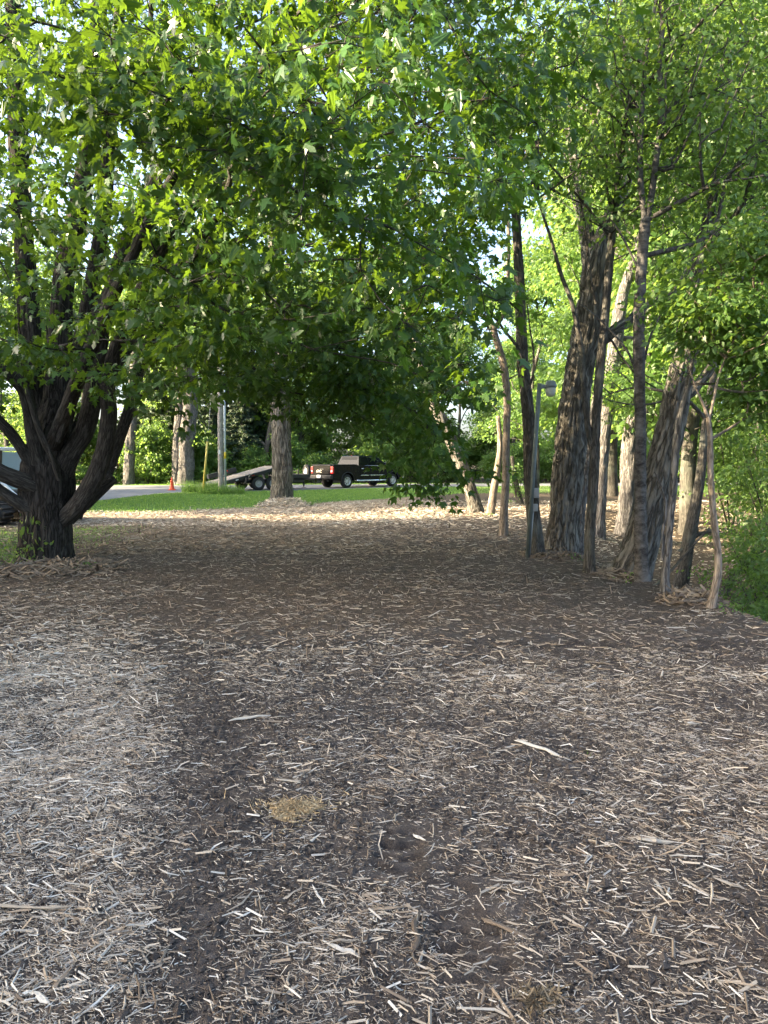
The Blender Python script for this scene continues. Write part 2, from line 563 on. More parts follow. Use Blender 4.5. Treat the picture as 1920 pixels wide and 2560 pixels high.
# ------------------------------------------------------------------ tubes
class Tubes:
    def __init__(s): s.V = []; s.Fq = []; s.A = []; s.n = 0

    def add(s, pts, radii, k=8, disp=None, seed=0, cap=True, flare=0.0, lobes=5):
        pts = np.asarray(pts, float); radii = np.asarray(radii, float)
        m = len(pts)
        d = np.gradient(pts, axis=0)
        d /= np.linalg.norm(d, axis=1)[:, None] + 1e-9
        a = np.cross(d[0], (0, 1, 0.03)); 
        if np.linalg.norm(a) < 1e-3: a = np.cross(d[0], (1, 0, 0))
        a /= np.linalg.norm(a)
        As = np.zeros((m, 3)); As[0] = a
        for i in range(1, m):
            a = As[i - 1] - d[i] * np.dot(As[i - 1], d[i]); As[i] = a / (np.linalg.norm(a) + 1e-9)
        Bs = np.cross(d, As)
        th = np.linspace(0, 2 * math.pi, k, endpoint=False)
        seg = np.concatenate([[0], np.cumsum(np.linalg.norm(np.diff(pts, axis=0), axis=1))])
        R = np.repeat(radii[:, None], k, 1)
        cth, sth = np.cos(th)[None], np.sin(th)[None]
        S = np.repeat(seg[:, None], k, 1)
        rr = radii.mean()
        if flare:
            lob = 0.5 + 0.5 * np.cos(th * lobes + seed)[None] * 0.6 + 0.2 * np.cos(th * 3 + seed * 2)[None]
            R = R * (1 + flare * np.exp(-S / 0.28) * (0.55 + 0.7 * lob))
        tube = np.stack([R * cth, R * sth, S + seed * 3.7], -1)
        if disp:
            amp, kk = disp
            q = np.stack([cth * R * kk, sth * R * kk, S * kk * 0.17 + seed], -1)
            warp = vnoise(np.stack([cth * R * kk * .6, sth * R * kk * .6, S * kk * 0.3 + 5], -1), 31) - .5
            q[..., 0] += warp * 1.1; q[..., 1] += warp * 1.1
            n1 = vnoise(q, 41); n2_ = vnoise(q * 2.1, 43)
            e = np.abs(2 * n1 - 1)
            ridge = np.clip(e / 0.42, 0, 1)
            e2 = np.clip(np.abs(2 * n2_ - 1) / 0.5, 0, 1)
            lump = vnoise(np.stack([cth * 1.5 + R * 0, sth * 1.5 + R * 0, S * 1.3 + seed], -1), 47) - .5
            R = R + amp * (ridge - 0.6) + amp * 0.45 * (e2 - .5) + lump * rr * 0.22
        V = pts[:, None] + (As[:, None] * cth[..., None] + Bs[:, None] * sth[..., None]) * R[..., None]
        i = np.arange(m - 1)[:, None] * k + np.arange(k)[None]
        j = np.arange(m - 1)[:, None] * k + (np.arange(k)[None] + 1) % k
        Fq = np.stack([i, j, j + k, i + k], -1).reshape(-1, 4) + s.n
        s.V.append(V.reshape(-1, 3)); s.A.append(tube.reshape(-1, 3)); s.Fq.append(Fq); s.n += m * k
        if cap and radii[-1] > 0.004:
            c = pts[-1] + d[-1] * radii[-1] * 0.15
            s.V.append(c[None]); s.A.append(np.array([[0, 0, seg[-1]]]))
            e0 = s.n - k
            idx = np.arange(k)
            Fc = np.stack([e0 + idx, e0 + (idx + 1) % k, np.full(k, s.n), np.full(k, s.n)], -1)
            s.Ft = getattr(s, 'Ft', []); s.Ft.append(Fc[:, :3]); s.n += 1
        return s

    def mesh(s, name, mat, base=(0, 0, 0)):
        V = np.concatenate(s.V) - np.asarray(base)
        fs = [np.concatenate(s.Fq)]
        if getattr(s, 'Ft', None): fs.append(np.concatenate(s.Ft))
        return np_mesh(name, V, fs, mat, True, {'tube': np.concatenate(s.A)})


def smooth_path(pts, ds):
    """Catmull-Rom through pts (n,3+extra) resampled every ds"""
    p = np.asarray(pts, float)
    q = np.vstack([2 * p[0] - p[1], p, 2 * p[-1] - p[-2]])
    out = []
    for i in range(1, len(q) - 2):
        L = np.linalg.norm((q[i + 1] - q[i])[:3]); n = max(2, int(L / ds))
        t = np.linspace(0, 1, n, endpoint=False)[:, None]
        out.append(0.5 * (2 * q[i] + (q[i + 1] - q[i - 1]) * t + (2 * q[i - 1] - 5 * q[i] + 4 * q[i + 1] - q[i + 2]) * t ** 2 + (-q[i - 1] + 3 * q[i] - 3 * q[i + 1] + q[i + 2]) * t ** 3))
    out.append(q[-2][None])
    return np.vstack(out)


# ------------------------------------------------------------------ branching towards crown points
def grow(nodes, plen, rcap, pts, bal=0.35, step=0.6, rt=0.005, ex=0.5, g=None, sag=0.1):
    g = g or rng
    N = [list(x) for x in nodes]
    nb = len(nodes)
    cap = nb + len(pts) * 14
    A = np.zeros((cap, 3)); A[:nb] = nodes
    PL = np.zeros(cap); PL[:nb] = plen
    par = np.full(cap, -1); n = nb
    dmin = np.min(np.linalg.norm(pts[:, None] - np.asarray(nodes)[None], axis=2), axis=1)
    tips = []
    for pi in np.argsort(dmin):
        p = pts[pi]
        dv = A[:n] - p
        dist = np.sqrt((dv * dv).sum(1))
        cost = dist + bal * PL[:n] + 0.5 * np.maximum(0, dv[:, 2])
        j = int(np.argmin(cost)); L = dist[j]
        k = max(1, min(12, int(L / step)))
        prev = j; a = A[j].copy()
        off = g.normal(0, 0.06 * L, 3); off[2] += sag * L
        for q in range(1, k + 1):
            t = q / k
            x = a + (p - a) * t + off * 4 * t * (1 - t) * 0.5
            A[n] = x; PL[n] = PL[prev] + np.linalg.norm(x - A[prev]); par[n] = prev; prev = n; n += 1
        tips.append(prev)
    cnt = np.zeros(n)
    for tp in tips: cnt[tp] += 1
    for i in range(n - 1, nb - 1, -1):
        if par[i] >= 0: cnt[par[i]] += cnt[i]
    R = rt * np.maximum(cnt, 1) ** ex
    for i in range(nb): R[i] = rcap[i]
    done = np.zeros(n, bool); done[:nb] = True
    chains = []
    for tp in sorted(tips, key=lambda i: -cnt[i] * 0 - PL[i]):
        if done[tp]: continue
        ch = [tp]; done[tp] = True; i = par[tp]
        while i >= 0:
            ch.append(i)
            if done[i]: break
            done[i] = True; i = par[i]
        ch = ch[::-1]
        r = R[ch].copy(); r[0] = min(r[0], r[1] * 1.25)
        chains.append((A[ch], r))
    ends = A[tips]; dirs = np.array([A[tp] - A[par[tp]] for tp in tips])
    dirs /= np.linalg.norm(dirs, axis=1)[:, None] + 1e-9
    return chains, ends, dirs


def add_chains(tb, chains, kmax=8, rmin=0.0):
    for p, r in chains:
        if r.max() < rmin: continue
        k = 3 if r.max() < 0.008 else 5 if r.max() < 0.03 else kmax
        if len(p) > 2 and r.max() > 0.012:
            q = smooth_path(np.hstack([p, r[:, None]]), 0.25); p, r = q[:, :3], q[:, 3]
        tb.add(p, r, k, cap=False)


# ------------------------------------------------------------------ leaves
def leaf_frames(pos, outd, g, droop=0.5, tilt=0.55):
    n = len(pos)
    a = outd + g.normal(0, 0.55, (n, 3)); a[:, 2] -= droop
    a /= np.linalg.norm(a, axis=1)[:, None] + 1e-9
    up = np.array([0, 0, 1.0])[None] + g.normal(0, tilt, (n, 3))
    z = up - a * (up * a).sum(1)[:, None]
    z /= np.linalg.norm(z, axis=1)[:, None] + 1e-9
    x = np.cross(a, z)
    return x, a, z


MAPLE_HALF = np.array([(0, 0), (0.15, -0.05), (0.40, 0.03), (0.24, 0.20), (0.33, 0.30), (0.60, 0.56), (0.34, 0.50), (0.17, 0.52), (0.23, 0.70), (0.16, 0.74), (0, 1.05)])
MAPLE_MID = np.array([(0, 0), (0.38, 0.02), (0.22, 0.22), (0.58, 0.55), (0.17, 0.50), (0.20, 0.72), (0, 1.05)])
MAPLE_LOW = np.array([(0, 0), (0.36, 0.02), (0.22, 0.22), (0.56, 0.55), (0.18, 0.52), (0, 1.05)])
OVAL = np.array([(0, 0), (0.24, 0.35), (0.17, 0.72), (0, 1.0)])
DIAM = np.array([(0, 0), (0.30, 0.45), (0, 1.0)])


def leaf_template(half, fold=0.16, curl=0.16):
    h = np.asarray(half, float)
    k = len(h)
    z = -fold * h[:, 0] - curl * h[:, 1] ** 2 + 0.03
    V = np.vstack([np.c_[h[:, 0], h[:, 1], z], np.c_[-h[1:-1, 0], h[1:-1, 1], z[1:-1]]])
    fr = np.arange(k)
    fl = np.concatenate([[0], [k - 1], np.arange(2 * k - 3, k - 1, -1)])
    return V, np.stack([fr, fl])


def leaves_mesh(name, mat, pos, fr, size, half, g, base=(0, 0, 0), single=False, rvals=None):
    x, a, z = fr
    if single:   # one flat diamond face per leaf
        T = np.array([(0, 0, 0), (0.32, 0.45, -0.05), (0, 1, -0.1), (-0.32, 0.45, -0.05)]); Fc = np.array([[0, 1, 2, 3]])
    else:
        T, Fc = leaf_template(half)
    n, k = len(pos), len(T)
    cu = g.uniform(.2, 2.6, n)[:, None, None]; wx = g.uniform(.78, 1.15, n)[:, None, None]; sk = g.normal(0, .12, n)[:, None, None]
    V = pos[:, None] + size[:, None, None] * ((T[None, :, 0, None] * wx + T[None, :, 1, None] ** 2 * sk) * x[:, None] + T[None, :, 1, None] * a[:, None] + T[None, :, 2, None] * cu * z[:, None])
    V = V.reshape(-1, 3) - np.asarray(base)
    Fa = (Fc[None] + (np.arange(n) * k)[:, None, None]).reshape(-1, Fc.shape[1])
    r = g.random(n) if rvals is None else rvals
    return np_mesh(name, V, [Fa], mat, False, None, {'rnd': np.repeat(r, len(Fc))})


def blob_points(blobs, n, g, shell=0.45):
    """points inside ellipsoids, thinner towards the middle"""
    vol = np.array([b[1][0] * b[1][1] * b[1][2] for b in blobs]) ** 0.8
    cnt = np.maximum(1, (n * vol / vol.sum()).astype(int))
    out = []
    for (c, r), m in zip(blobs, cnt):
        d = g.normal(size=(m, 3)); d /= np.linalg.norm(d, axis=1)[:, None]
        rr = g.random(m) ** shell
        rr = rr * (0.82 + 0.36 * vnoise(d * 1.9 + np.asarray(c), 77))
        out.append(np.asarray(c) + d * rr[:, None] * np.asarray(r))
    return np.vstack(out)


def spray_leaves(ends, dirs, per, spread, g, flat=0.55):
    """leaf positions gathered in loose sprays round twig ends"""
    n = len(ends)
    m = np.maximum(2, g.poisson(per, n))
    idx = np.repeat(np.arange(n), m)
    k = len(idx)
    az = g.random(k) * 2 * math.pi
    ns = 5
    az = (np.floor(az / (2 * math.pi) * ns) + g.normal(0, 0.16, k)) * 2 * math.pi / ns + idx * 1.7
    rad_ = spread * g.random(k) ** 0.6
    off = np.stack([np.cos(az) * rad_, np.sin(az) * rad_, -0.25 * rad_ + g.normal(0, spread * 0.20 * flat, k)], -1)
    off += dirs[idx] * (g.random(k)[:, None] - 0.35) * spread * 0.9
    o = off / (np.linalg.norm(off, axis=1)[:, None] + 1e-9)
    return ends[idx] + off, o, idx
# ================================================================== GROUND
def axis(parts):
    return np.unique(np.concatenate([np.arange(a, b, s) for a, b, s in parts]).round(5))


gx = axis([(-1.8, 1.8, .02), (1.8, 5.4, .05), (-5.4, -1.8, .05), (5.4, 14, .2), (-14, -5.4, .2), (14, 40, 1), (-40, -14, 1), (40, 800, 40), (-800, -40, 40)])
gy = axis([(-60, -4, 4), (-4, 1.6, .4), (1.6, 1.9, .03), (1.9, 3.5, .011), (3.5, 5, .022), (5, 9, .045), (9, 20, .11), (20, 60, .4), (60, 120, 4), (120, 1000, 40)])
GX, GY = np.meshgrid(gx, gy)
gX, gY = GX.ravel(), GY.ravel()


def lawn_edge(X):
    return np.interp(X, [-30, -12, -7, -4, -1.7, 0.7, 2.5, 4, 8, 14, 30], [22.5, 22.8, 23.6, 26.0, 29.5, 32.5, 35, 36.5, 37, 37.5, 38])


ROAD_NEAR = [(-60, 23.8), (-14, 25.4), (-11.8, 26.6), (-11.4, 32), (-11.1, 36), (-10.1, 38.0), (-8, 38.7), (-5, 40.4), (-2, 42.5), (1, 45), (4, 46.4), (10, 47.4), (24, 48.4), (60, 50)]
ROAD_FAR = [(60, 55.5), (24, 53.8), (10, 53), (2, 52.3), (-4, 50.6), (-12, 49), (-24, 48.4), (-60, 48)]


def on_road(X, Y):
    poly = ROAD_NEAR + ROAD_FAR
    ins = np.zeros(X.shape, bool)
    j = len(poly) - 1
    for i in range(len(poly)):
        xi, yi = poly[i]; xj, yj = poly[j]
        cnd = ((yi > Y) != (yj > Y)) & (X < (xj - xi) * (Y - yi) / (yj - yi + 1e-12) + xi)
        ins ^= cnd; j = i
    return ins


le = lawn_edge(gX)
right_pale = sstep(2.0, 5.0, gX)
g_mask = sstep(le - 1.0, le + 1.2, gY) * (1 - 0.45 * right_pale) * (1 - sstep(53, 56, gY))
g_left = 0.62 * sstep(-5.0, -7.2, gX) * sstep(10.5, 13, gY) * (1 - sstep(16.5, 18.5, gY))
g_mask = np.maximum(g_mask, g_left)
s_mask = 0.75 * sstep(le - 7, le - 2.5, gY) * (1 - sstep(le, le + 3, gY)) * (1 - 0.7 * sstep(0.5, 2.5, gX))
s_mask = np.maximum(s_mask, 0.5 * sstep(9.5, 15, gY) * (1 - sstep(30, 36, gY)) * (1 - sstep(-1, 2.6, gX)))
b_mask = 0.75 * sstep(4.5, 8.5, gY)
gme = np_mesh('ground', np.stack([gX, gY, H(gX, gY)], -1),
              [(lambda i, j: np.stack([i, i + 1, i + 1 + len(gx), i + len(gx)], -1))((np.arange(len(gy) - 1)[:, None] * len(gx) + np.arange(len(gx) - 1)[None]).ravel(), 0)],
              M['soil'], True, {'grass': g_mask, 'straw': s_mask, 'brown': b_mask})
ground = link('ground', gme, kind='structure')

bm = bmesh.new()
vs_ = [bm.verts.new((x, y, 0.012)) for x, y in ROAD_NEAR + ROAD_FAR]
f = bm.faces.new(vs_)
bmesh.ops.triangulate(bm, faces=[f])
me = bpy.data.meshes.new('road'); bm.to_mesh(me); bm.free(); me.materials.append(M['asphalt'])
road = link('road', me, kind='structure')

# the creek at the foot of the right-hand bank
bm = bmesh.new()
bm.faces.new([bm.verts.new(p) for p in ((6.2, -10, -2.55), (20, -10, -2.55), (20, 14, -2.3), (7.4, 13, -2.3), (6.4, 6, -2.5))])
me = bpy.data.meshes.new('creek_water'); bm.to_mesh(me); bm.free(); me.materials.append(M['water'])
link('creek_water', me, kind='structure')

# ------------------------------------------------------------------ shredded wood
def chip_density(X, Y):
    d = 0.42 + 1.15 * sstep(0.30, 0.80, fbm2(X, Y, 1.3, 61, 4)) * (0.3 + 1.2 * n2(X, Y, 5.5, 66))
    q = X / np.maximum(Y, .5)
    left = sstep(-0.27, -0.42, q) * (1 - sstep(6.5, 10, Y))
    d = d * (1 + .6 * left) + 1.1 * left
    streak = np.exp(-((q + 0.235 - 0.02 * np.sin(Y * 2.1)) / 0.045) ** 2) * (1 - sstep(5.5, 7.5, Y))
    d = d * (1 - 0.62 * streak * (0.5 + n2(X, Y, 2.3, 131)))
    trk = np.exp(-((X - np.where(Y < 2.72, .33, .1)) / 0.14) ** 2) * (1 - sstep(3.0, 3.3, Y)) * sstep(2.0, 2.15, Y)
    d = d * (1 - 0.66 * trk)
    d = d * (1 - 0.45 * sstep(1.2, 2.6, X) * sstep(4.5, 6.5, Y))
    return np.clip(d / 2.6, 0, 1)


def sample_ground(n, y0, y1, wide, pw=1.0):
    """random ground points inside the widening view, thinned by chip density"""
    X = []; Y = []; tot = 0
    while tot < n:
        m = int(n * 2.5)
        u = rng.random(m)
        yy = (y0 ** pw + u * (y1 ** pw - y0 ** pw)) ** (1 / pw)
        xx = (rng.random(m) * 2 - 1) * (wide * yy + 0.4)
        ok = rng.random(m) < chip_density(xx, yy)
        ok &= xx < crest(yy) + np.interp(yy, [0, 8, 11, 30], [1.6, 1.8, 6, 9])
        ok &= ~on_road(xx, yy)
        lw = sstep(lawn_edge(xx) + 1.0, lawn_edge(xx) - 1.5, yy)
        ok &= rng.random(m) < lw
        X.append(xx[ok]); Y.append(yy[ok]); tot += ok.sum()
    return np.concatenate(X)[:n], np.concatenate(Y)[:n]


def chip_stuff(name, n, y0, y1, wide, lmean, pw, detail):
    X, Y = sample_ground(n, y0, y1, wide, pw)
    Z = H(X, Y)
    L = np.clip(rng.lognormal(math.log(lmean), 0.62, n), 0.007, 0.20)
    W = np.clip(L * rng.uniform(0.020, 0.085, n), 0.0008, 0.0052) * (1.0 if detail else 1.3 if lmean < .045 else 2.0) * (1.0 if lmean > .02 else 0.8)
    yaw = rng.random(n) * 2 * math.pi
    yaw = np.where(rng.random(n) < 0.5, rng.normal(-0.25, 0.6, n), yaw)
    pit = rng.normal(0, 0.16, n); pit = np.where(rng.random(n) < 0.06, rng.normal(0, 0.7, n), pit)
    d = np.stack([np.cos(yaw) * np.cos(pit), np.sin(yaw) * np.cos(pit), np.sin(pit)], -1)
    s = np.stack([-np.sin(yaw), np.cos(yaw), np.zeros(n)], -1)
    u = np.cross(d, s); u *= np.sign(u[:, 2])[:, None]
    c = np.stack([X, Y, Z + W * 0.7 + rng.random(n) ** 2 * 0.014 + np.abs(np.sin(pit)) * L * 0.3], -1)
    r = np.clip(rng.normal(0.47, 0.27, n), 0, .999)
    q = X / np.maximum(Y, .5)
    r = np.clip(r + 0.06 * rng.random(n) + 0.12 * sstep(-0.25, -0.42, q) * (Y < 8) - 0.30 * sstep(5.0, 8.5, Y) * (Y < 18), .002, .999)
    if detail:
        bend = rng.normal(0, 0.13, n)[:, None] * L[:, None]; bz = rng.normal(0, 0.05, n)[:, None] * L[:, None]
        V = np.zeros((n, 9, 3))
        for k, tt in enumerate((-.5, 0.04, .5)):
            cc = c + d * (tt * L)[:, None] + (s * bend + u * bz) * (1 - 4 * tt * tt)
            ww = W * (0.7, 1.0, 0.5)[k] * rng.uniform(.7, 1.2, n)
            for q_, (a, b) in enumerate(((-1, -0.4), (0.1, 0.7), (1, -0.4))):
                V[:, k * 3 + q_] = cc + s * (a * ww)[:, None] + u * (b * ww)[:, None]
        Q = np.array([[0, 3, 4, 1], [1, 4, 5, 2], [3, 6, 7, 4], [4, 7, 8, 5]])
        off = (np.arange(n) * 9)[:, None, None]
        me = np_mesh(name, V.reshape(-1, 3), [(Q[None] + off).reshape(-1, 4)], M['chip'], False, None, {'rnd': np.repeat(r, 4)})
    else:
        V = np.zeros((n, 6, 3))
        for k, tt in enumerate((-.5, .5)):
            cc = c + d * (tt * L)[:, None]
            for q_, (a, b) in enumerate(((-1, -0.3), (0, 0.7), (1, -0.3))):
                V[:, k * 3 + q_] = cc + s * (a * W)[:, None] + u * (b * W)[:, None]
        Q = np.array([[0, 3, 4, 1], [1, 4, 5, 2]])
        off = (np.arange(n) * 6)[:, None, None]
        me = np_mesh(name, V.reshape(-1, 3), [(Q[None] + off).reshape(-1, 4)], M['chip'], False, None, {'rnd': np.repeat(r, 2)})
    return link(name, me, kind='stuff')


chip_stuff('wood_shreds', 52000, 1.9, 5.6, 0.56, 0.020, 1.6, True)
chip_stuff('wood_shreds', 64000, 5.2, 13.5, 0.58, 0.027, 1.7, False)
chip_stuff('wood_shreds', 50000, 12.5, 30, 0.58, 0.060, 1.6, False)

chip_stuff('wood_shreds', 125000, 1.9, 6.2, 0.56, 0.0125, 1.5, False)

# larger splinters, each one its own object
def splinter_mesh(i):
    g = np.random.default_rng(500 + i)
    n, k = 7, 6
    tt = np.linspace(-.5, .5, n)
    w = 0.055 * (0.35 + np.sqrt(np.maximum(0, 1 - (2 * tt) ** 2)) * g.uniform(0.7, 1.1)) * g.uniform(.8, 1.2, n)
    cx = np.cumsum(g.normal(0, .035, n)); cx -= cx.mean()
    cz = 0.5 * np.cumsum(g.normal(0, .03, n)); cz -= cz.mean()
    th = np.arange(k) * 2 * math.pi / k
    V = np.zeros((n, k, 3))
    for a in range(n):
        rr = w[a] * g.uniform(.65, 1.25, k)
        V[a, :, 0] = tt[a] + g.normal(0, .03, k) * (1 if a in (0, n - 1) else .2)
        V[a, :, 1] = cx[a] + np.cos(th) * rr
        V[a, :, 2] = cz[a] + np.sin(th) * rr * 0.5
    ii = (np.arange(n - 1)[:, None] * k + np.arange(k)[None]).ravel(); jj = (np.arange(n - 1)[:, None] * k + (np.arange(k)[None] + 1) % k).ravel()
    caps = np.stack([np.arange(k)[::-1], (n - 1) * k + np.arange(k)])
    return np_mesh('wood_splinter', V.reshape(-1, 3), [np.stack([ii, jj, jj + k, ii + k], -1), caps], M['chip'], False)


SPL = [splinter_mesh(i) for i in range(10)]
def splinter(x, y, L, yaw, thick=1.0, label=None, group=None, tilt=0.0, v=None, name='wood_splinter', cat='wood splinter'):
    o = link(name, SPL[v if v is not None else random.randrange(len(SPL))])
    o.location = (x, y, gz(x, y) + 0.028 * L * thick + 0.006)
    o.rotation_euler = (random.uniform(-.4, .4), tilt, yaw)
    o.scale = (L, L * thick, L * thick)
    tag(o, label, cat, group)
    return o


SPECIAL = [
    (628, 1800, .28, 0.45, .75, 'thick pale split branch with frayed end, largest stick left of centre'),
    (1345, 1880, .30, -0.75, 0.9, 'long straight pale stick slanting down right in the mid foreground'),
    (1640, 2118, .13, -0.35, 2.0, 'chunky yellowish brown wood block on the right foreground mulch'),
    (1265, 2325, .20, -0.9, 0.8, 'straight pale stick lying across the machine track marks'),
    (1048, 2098, .075, -1.1, 1.6, 'short stubby whitish chip just right of the sawdust stump'),
    (100, 2515, .12, -0.5, .9, 'broad white chip near the lower left corner'),
    (60, 2280, .34, -0.08, 0.6, 'very long thin pale sliver at the left edge'),
    (152, 2470, .12, 1.45, 1.3, 'yellowish flat slat pointing away near the lower left corner'),
    (1040, 2340, .20, 1.35, 0.9, 'pale upright looking forked stick left of the track marks'),
    (780, 2110, .12, 0.9, .8, 'grey stick pointing away just below the sawdust stump'),
    (870, 1928, .09, 0.5, 1.2, 'rusty brown splinter beyond the sawdust stump'),
    (1500, 1668, .22, -0.5, .8, 'bright pale stick on the bare soil at middle right'),
    (800, 1512, .40, 0.05, .6, 'long pale stick alone on the dark mulch in the middle distance'),
]
for px, py, L, yaw, th, lab in SPECIAL:
    q = G(px, py)
    splinter(q[0], q[1], L, yaw, th, lab, None)
X, Y = sample_ground(287, 2.05, 5.6, 0.5, 1.5)
for i in range(287):
    splinter(X[i], Y[i], float(np.clip(rng.lognormal(math.log(.088), .4), .05, .22)), random.gauss(-.2, 1.0), random.uniform(.25, .75),
             'loose pale splinter among the shredded wood on the dark soil', 'loose wood splinters on the soil', tilt=random.gauss(0, .1))

# crumbs of soil
def clods(n, y0, y1):
    m = n * 3
    Y = (y0 ** 1.5 + rng.random(m) * (y1 ** 1.5 - y0 ** 1.5)) ** (1 / 1.5); X = (rng.random(m) * 2 - 1) * (.56 * Y + .3)
    ok = (np.abs(X - np.where(Y < 2.72, .33, .1)) > .15) | (Y > 3.15) | (Y < 2.1)
    ok &= rng.random(m) > chip_density(X, Y) * 1.0 - n2(X, Y, 3.0, 120) * .5
    X, Y = X[ok][:n], Y[ok][:n]; n = len(X)
    s = np.clip(rng.lognormal(math.log(.0055), .5, n), .002, .022)
    T = np.array([(1, 0, 0), (-1, 0, 0), (0, 1, 0), (0, -1, 0), (0, 0, .8), (0, 0, -.8)])
    V = T[None] * (s[:, None, None] * rng.uniform(.6, 1.3, (n, 6, 1))) + rng.normal(0, .18, (n, 6, 3)) * s[:, None, None]
    V += np.stack([X, Y, H(X, Y) + s * .35], -1)[:, None]
    Tf = np.array([[0, 2, 4], [2, 1, 4], [1, 3, 4], [3, 0, 4], [2, 0, 5], [0, 3, 5]])
    me = np_mesh('soil_crumbs', V.reshape(-1, 3), [(Tf[None] + (np.arange(n) * 6)[:, None, None]).reshape(-1, 3)], M['soil'], False)
    link('soil_crumbs', me, kind='stuff')


clods(60000, 1.9, 6.5)

# ------------------------------------------------------------------ stump ground flush with the soil
def stump(px, py, r, name, label, mat, n_str, hgt):
    q = G(px, py)
    e = empty(name, (q[0], q[1], gz(q[0], q[1])), label, 'stump')
    n, k = 7, 44
    V = []; T = []
    for a in range(n):
        rr = r * (a / (n - 1))
        for b in range(k):
            th = 2 * math.pi * b / k
            x, y = math.cos(th) * rr * 1.15, math.sin(th) * rr * 0.85
            rag = 1 + 0.16 * math.sin(3 * th + 1) + 0.08 * math.sin(7 * th)
            x *= rag; y *= rag
            z = hgt * (1 - (a / (n - 1)) ** 4) + (random.random() - .5) * 0.022 - (0.03 if a == n - 1 else 0)
            V.append((x, y, z)); T.append((x * 3, z * 3, y * 0.6))
    i = (np.arange(n - 1)[:, None] * k + np.arange(k)[None]).ravel(); j = (np.arange(n - 1)[:, None] * k + (np.arange(k)[None] + 1) % k).ravel()
    link('cut_face', np_mesh('cut_face', np.array(V), [np.stack([i, j, j + k, i + k], -1)], mat, False, {'tube': np.array(T)}), e)
    # torn fibres standing on the face
    m = n_str
    th = rng.random(m) * 2 * math.pi; rr = r * np.abs(rng.normal(0, .68, m)) * (1 + .3 * np.sin(th * 3 + px))
    p = np.stack([np.cos(th) * rr * 1.15, np.sin(th) * rr * .85, np.where(rr < r, hgt * 0.8, .006)], -1)
    d = rng.normal(0, .55, (m, 3)); d[:, 2] = np.abs(d[:, 2]) * 0.3 + 0.06; d /= np.linalg.norm(d, axis=1)[:, None]
    L = rng.uniform(.012, .045, m); sd = np.cross(d, rng.normal(size=(m, 3))); sd /= np.linalg.norm(sd, axis=1)[:, None]
    wd = rng.uniform(.0015, .004, m)
    V = np.stack([p - sd * wd[:, None], p + sd * wd[:, None], p + d * L[:, None] + sd * wd[:, None] * .3, p + d * L[:, None] - sd * wd[:, None] * .3], 1)
    link('torn_fibre', np_mesh('torn_fibre', V.reshape(-1, 3), [np.arange(m * 4).reshape(-1, 4)], mat, False, {'tube': np.repeat(rng.normal(size=(m, 3)), 4, 0)}), e, 'stuff')
    return e


stump(735, 2030, 0.115, 'ground_stump', 'yellow frayed stump ground flush with the soil, left of centre', M['stump_wood'], 900, 0.02)
M['stump_dull'] = mat_bark('stump_dull', (0.12, 0.09, 0.055), (0.25, 0.195, 0.12), (0.36, 0.29, 0.19), 2.5, bump=0.006)
stump(1345, 2515, 0.07, 'ground_stump', 'small brown shredded stump at the bottom edge below the track marks', M['stump_dull'], 300, 0.015)

# ------------------------------------------------------------------ grass
def blades(name, n, sampler, h0, h1, w, mat=M['grass'], zoff=0.0):
    X, Y = sampler(n)
    n = len(X)
    Z = H(X, Y) + zoff
    hh = rng.uniform(h0, h1, n); yaw = rng.random(n) * 6.283
    s = np.stack([np.cos(yaw), np.sin(yaw), 0 * yaw], -1) * (w * rng.uniform(.6, 1.3, n))[:, None]
    b = np.stack([X, Y, Z - .01], -1)
    lean = rng.normal(0, .35, (n, 2)) * hh[:, None]
    tip = b + np.stack([lean[:, 0], lean[:, 1], hh], -1)
    V = np.stack([b - s, b + s, tip], 1).reshape(-1, 3)
    return np_mesh(name, V, [np.arange(n * 3).reshape(-1, 3)], mat, False, None, {'rnd': rng.random(n)})


def lawn_sampler(n):
    m = n * 2
    x = rng.uniform(-17, 20, m); y = rng.uniform(22, 54, m)
    pr = sstep(-1.2, 1.8, y - lawn_edge(x)) * (1 - .65 * sstep(2, 5, x)) * (0.4 + 0.9 * n2(x, y, 1.3, 91))
    ok = (~on_road(x, y)) & (rng.random(m) < pr)
    return x[ok][:n], y[ok][:n]


link('lawn_grass', blades('lawn_grass', 110000, lawn_sampler, .04, .10, .016), kind='stuff')


def left_grass(n):
    x = rng.uniform(-14, -4.5, n * 3); y = rng.uniform(10.5, 18.5, n * 3)
    pr = sstep(-4.8, -7.5, x) * sstep(10.5, 12.5, y) * (1 - sstep(16.5, 18.5, y)) * (0.3 + n2(x, y, 1.6, 95))
    ok = rng.random(n * 3) < pr
    return x[ok][:n], y[ok][:n]


link('sparse_grass', blades('sparse_grass', 22000, left_grass, .03, .08, .008), kind='stuff')
# ================================================================== TREES
def path_px(pts, Y, wscale=1.0):
    """[(px, py, width_px, dY)] -> world (x,y,z,radius)"""
    out = []
    for p in pts:
        dy = p[3] if len(p) > 3 else 0.0
        q = P(p[0], p[1], Y + dy)
        out.append((*q, p[2] * 0.5 * (Y + dy) / F * wscale))
    return np.array(out)


LEAF_SETS = {}


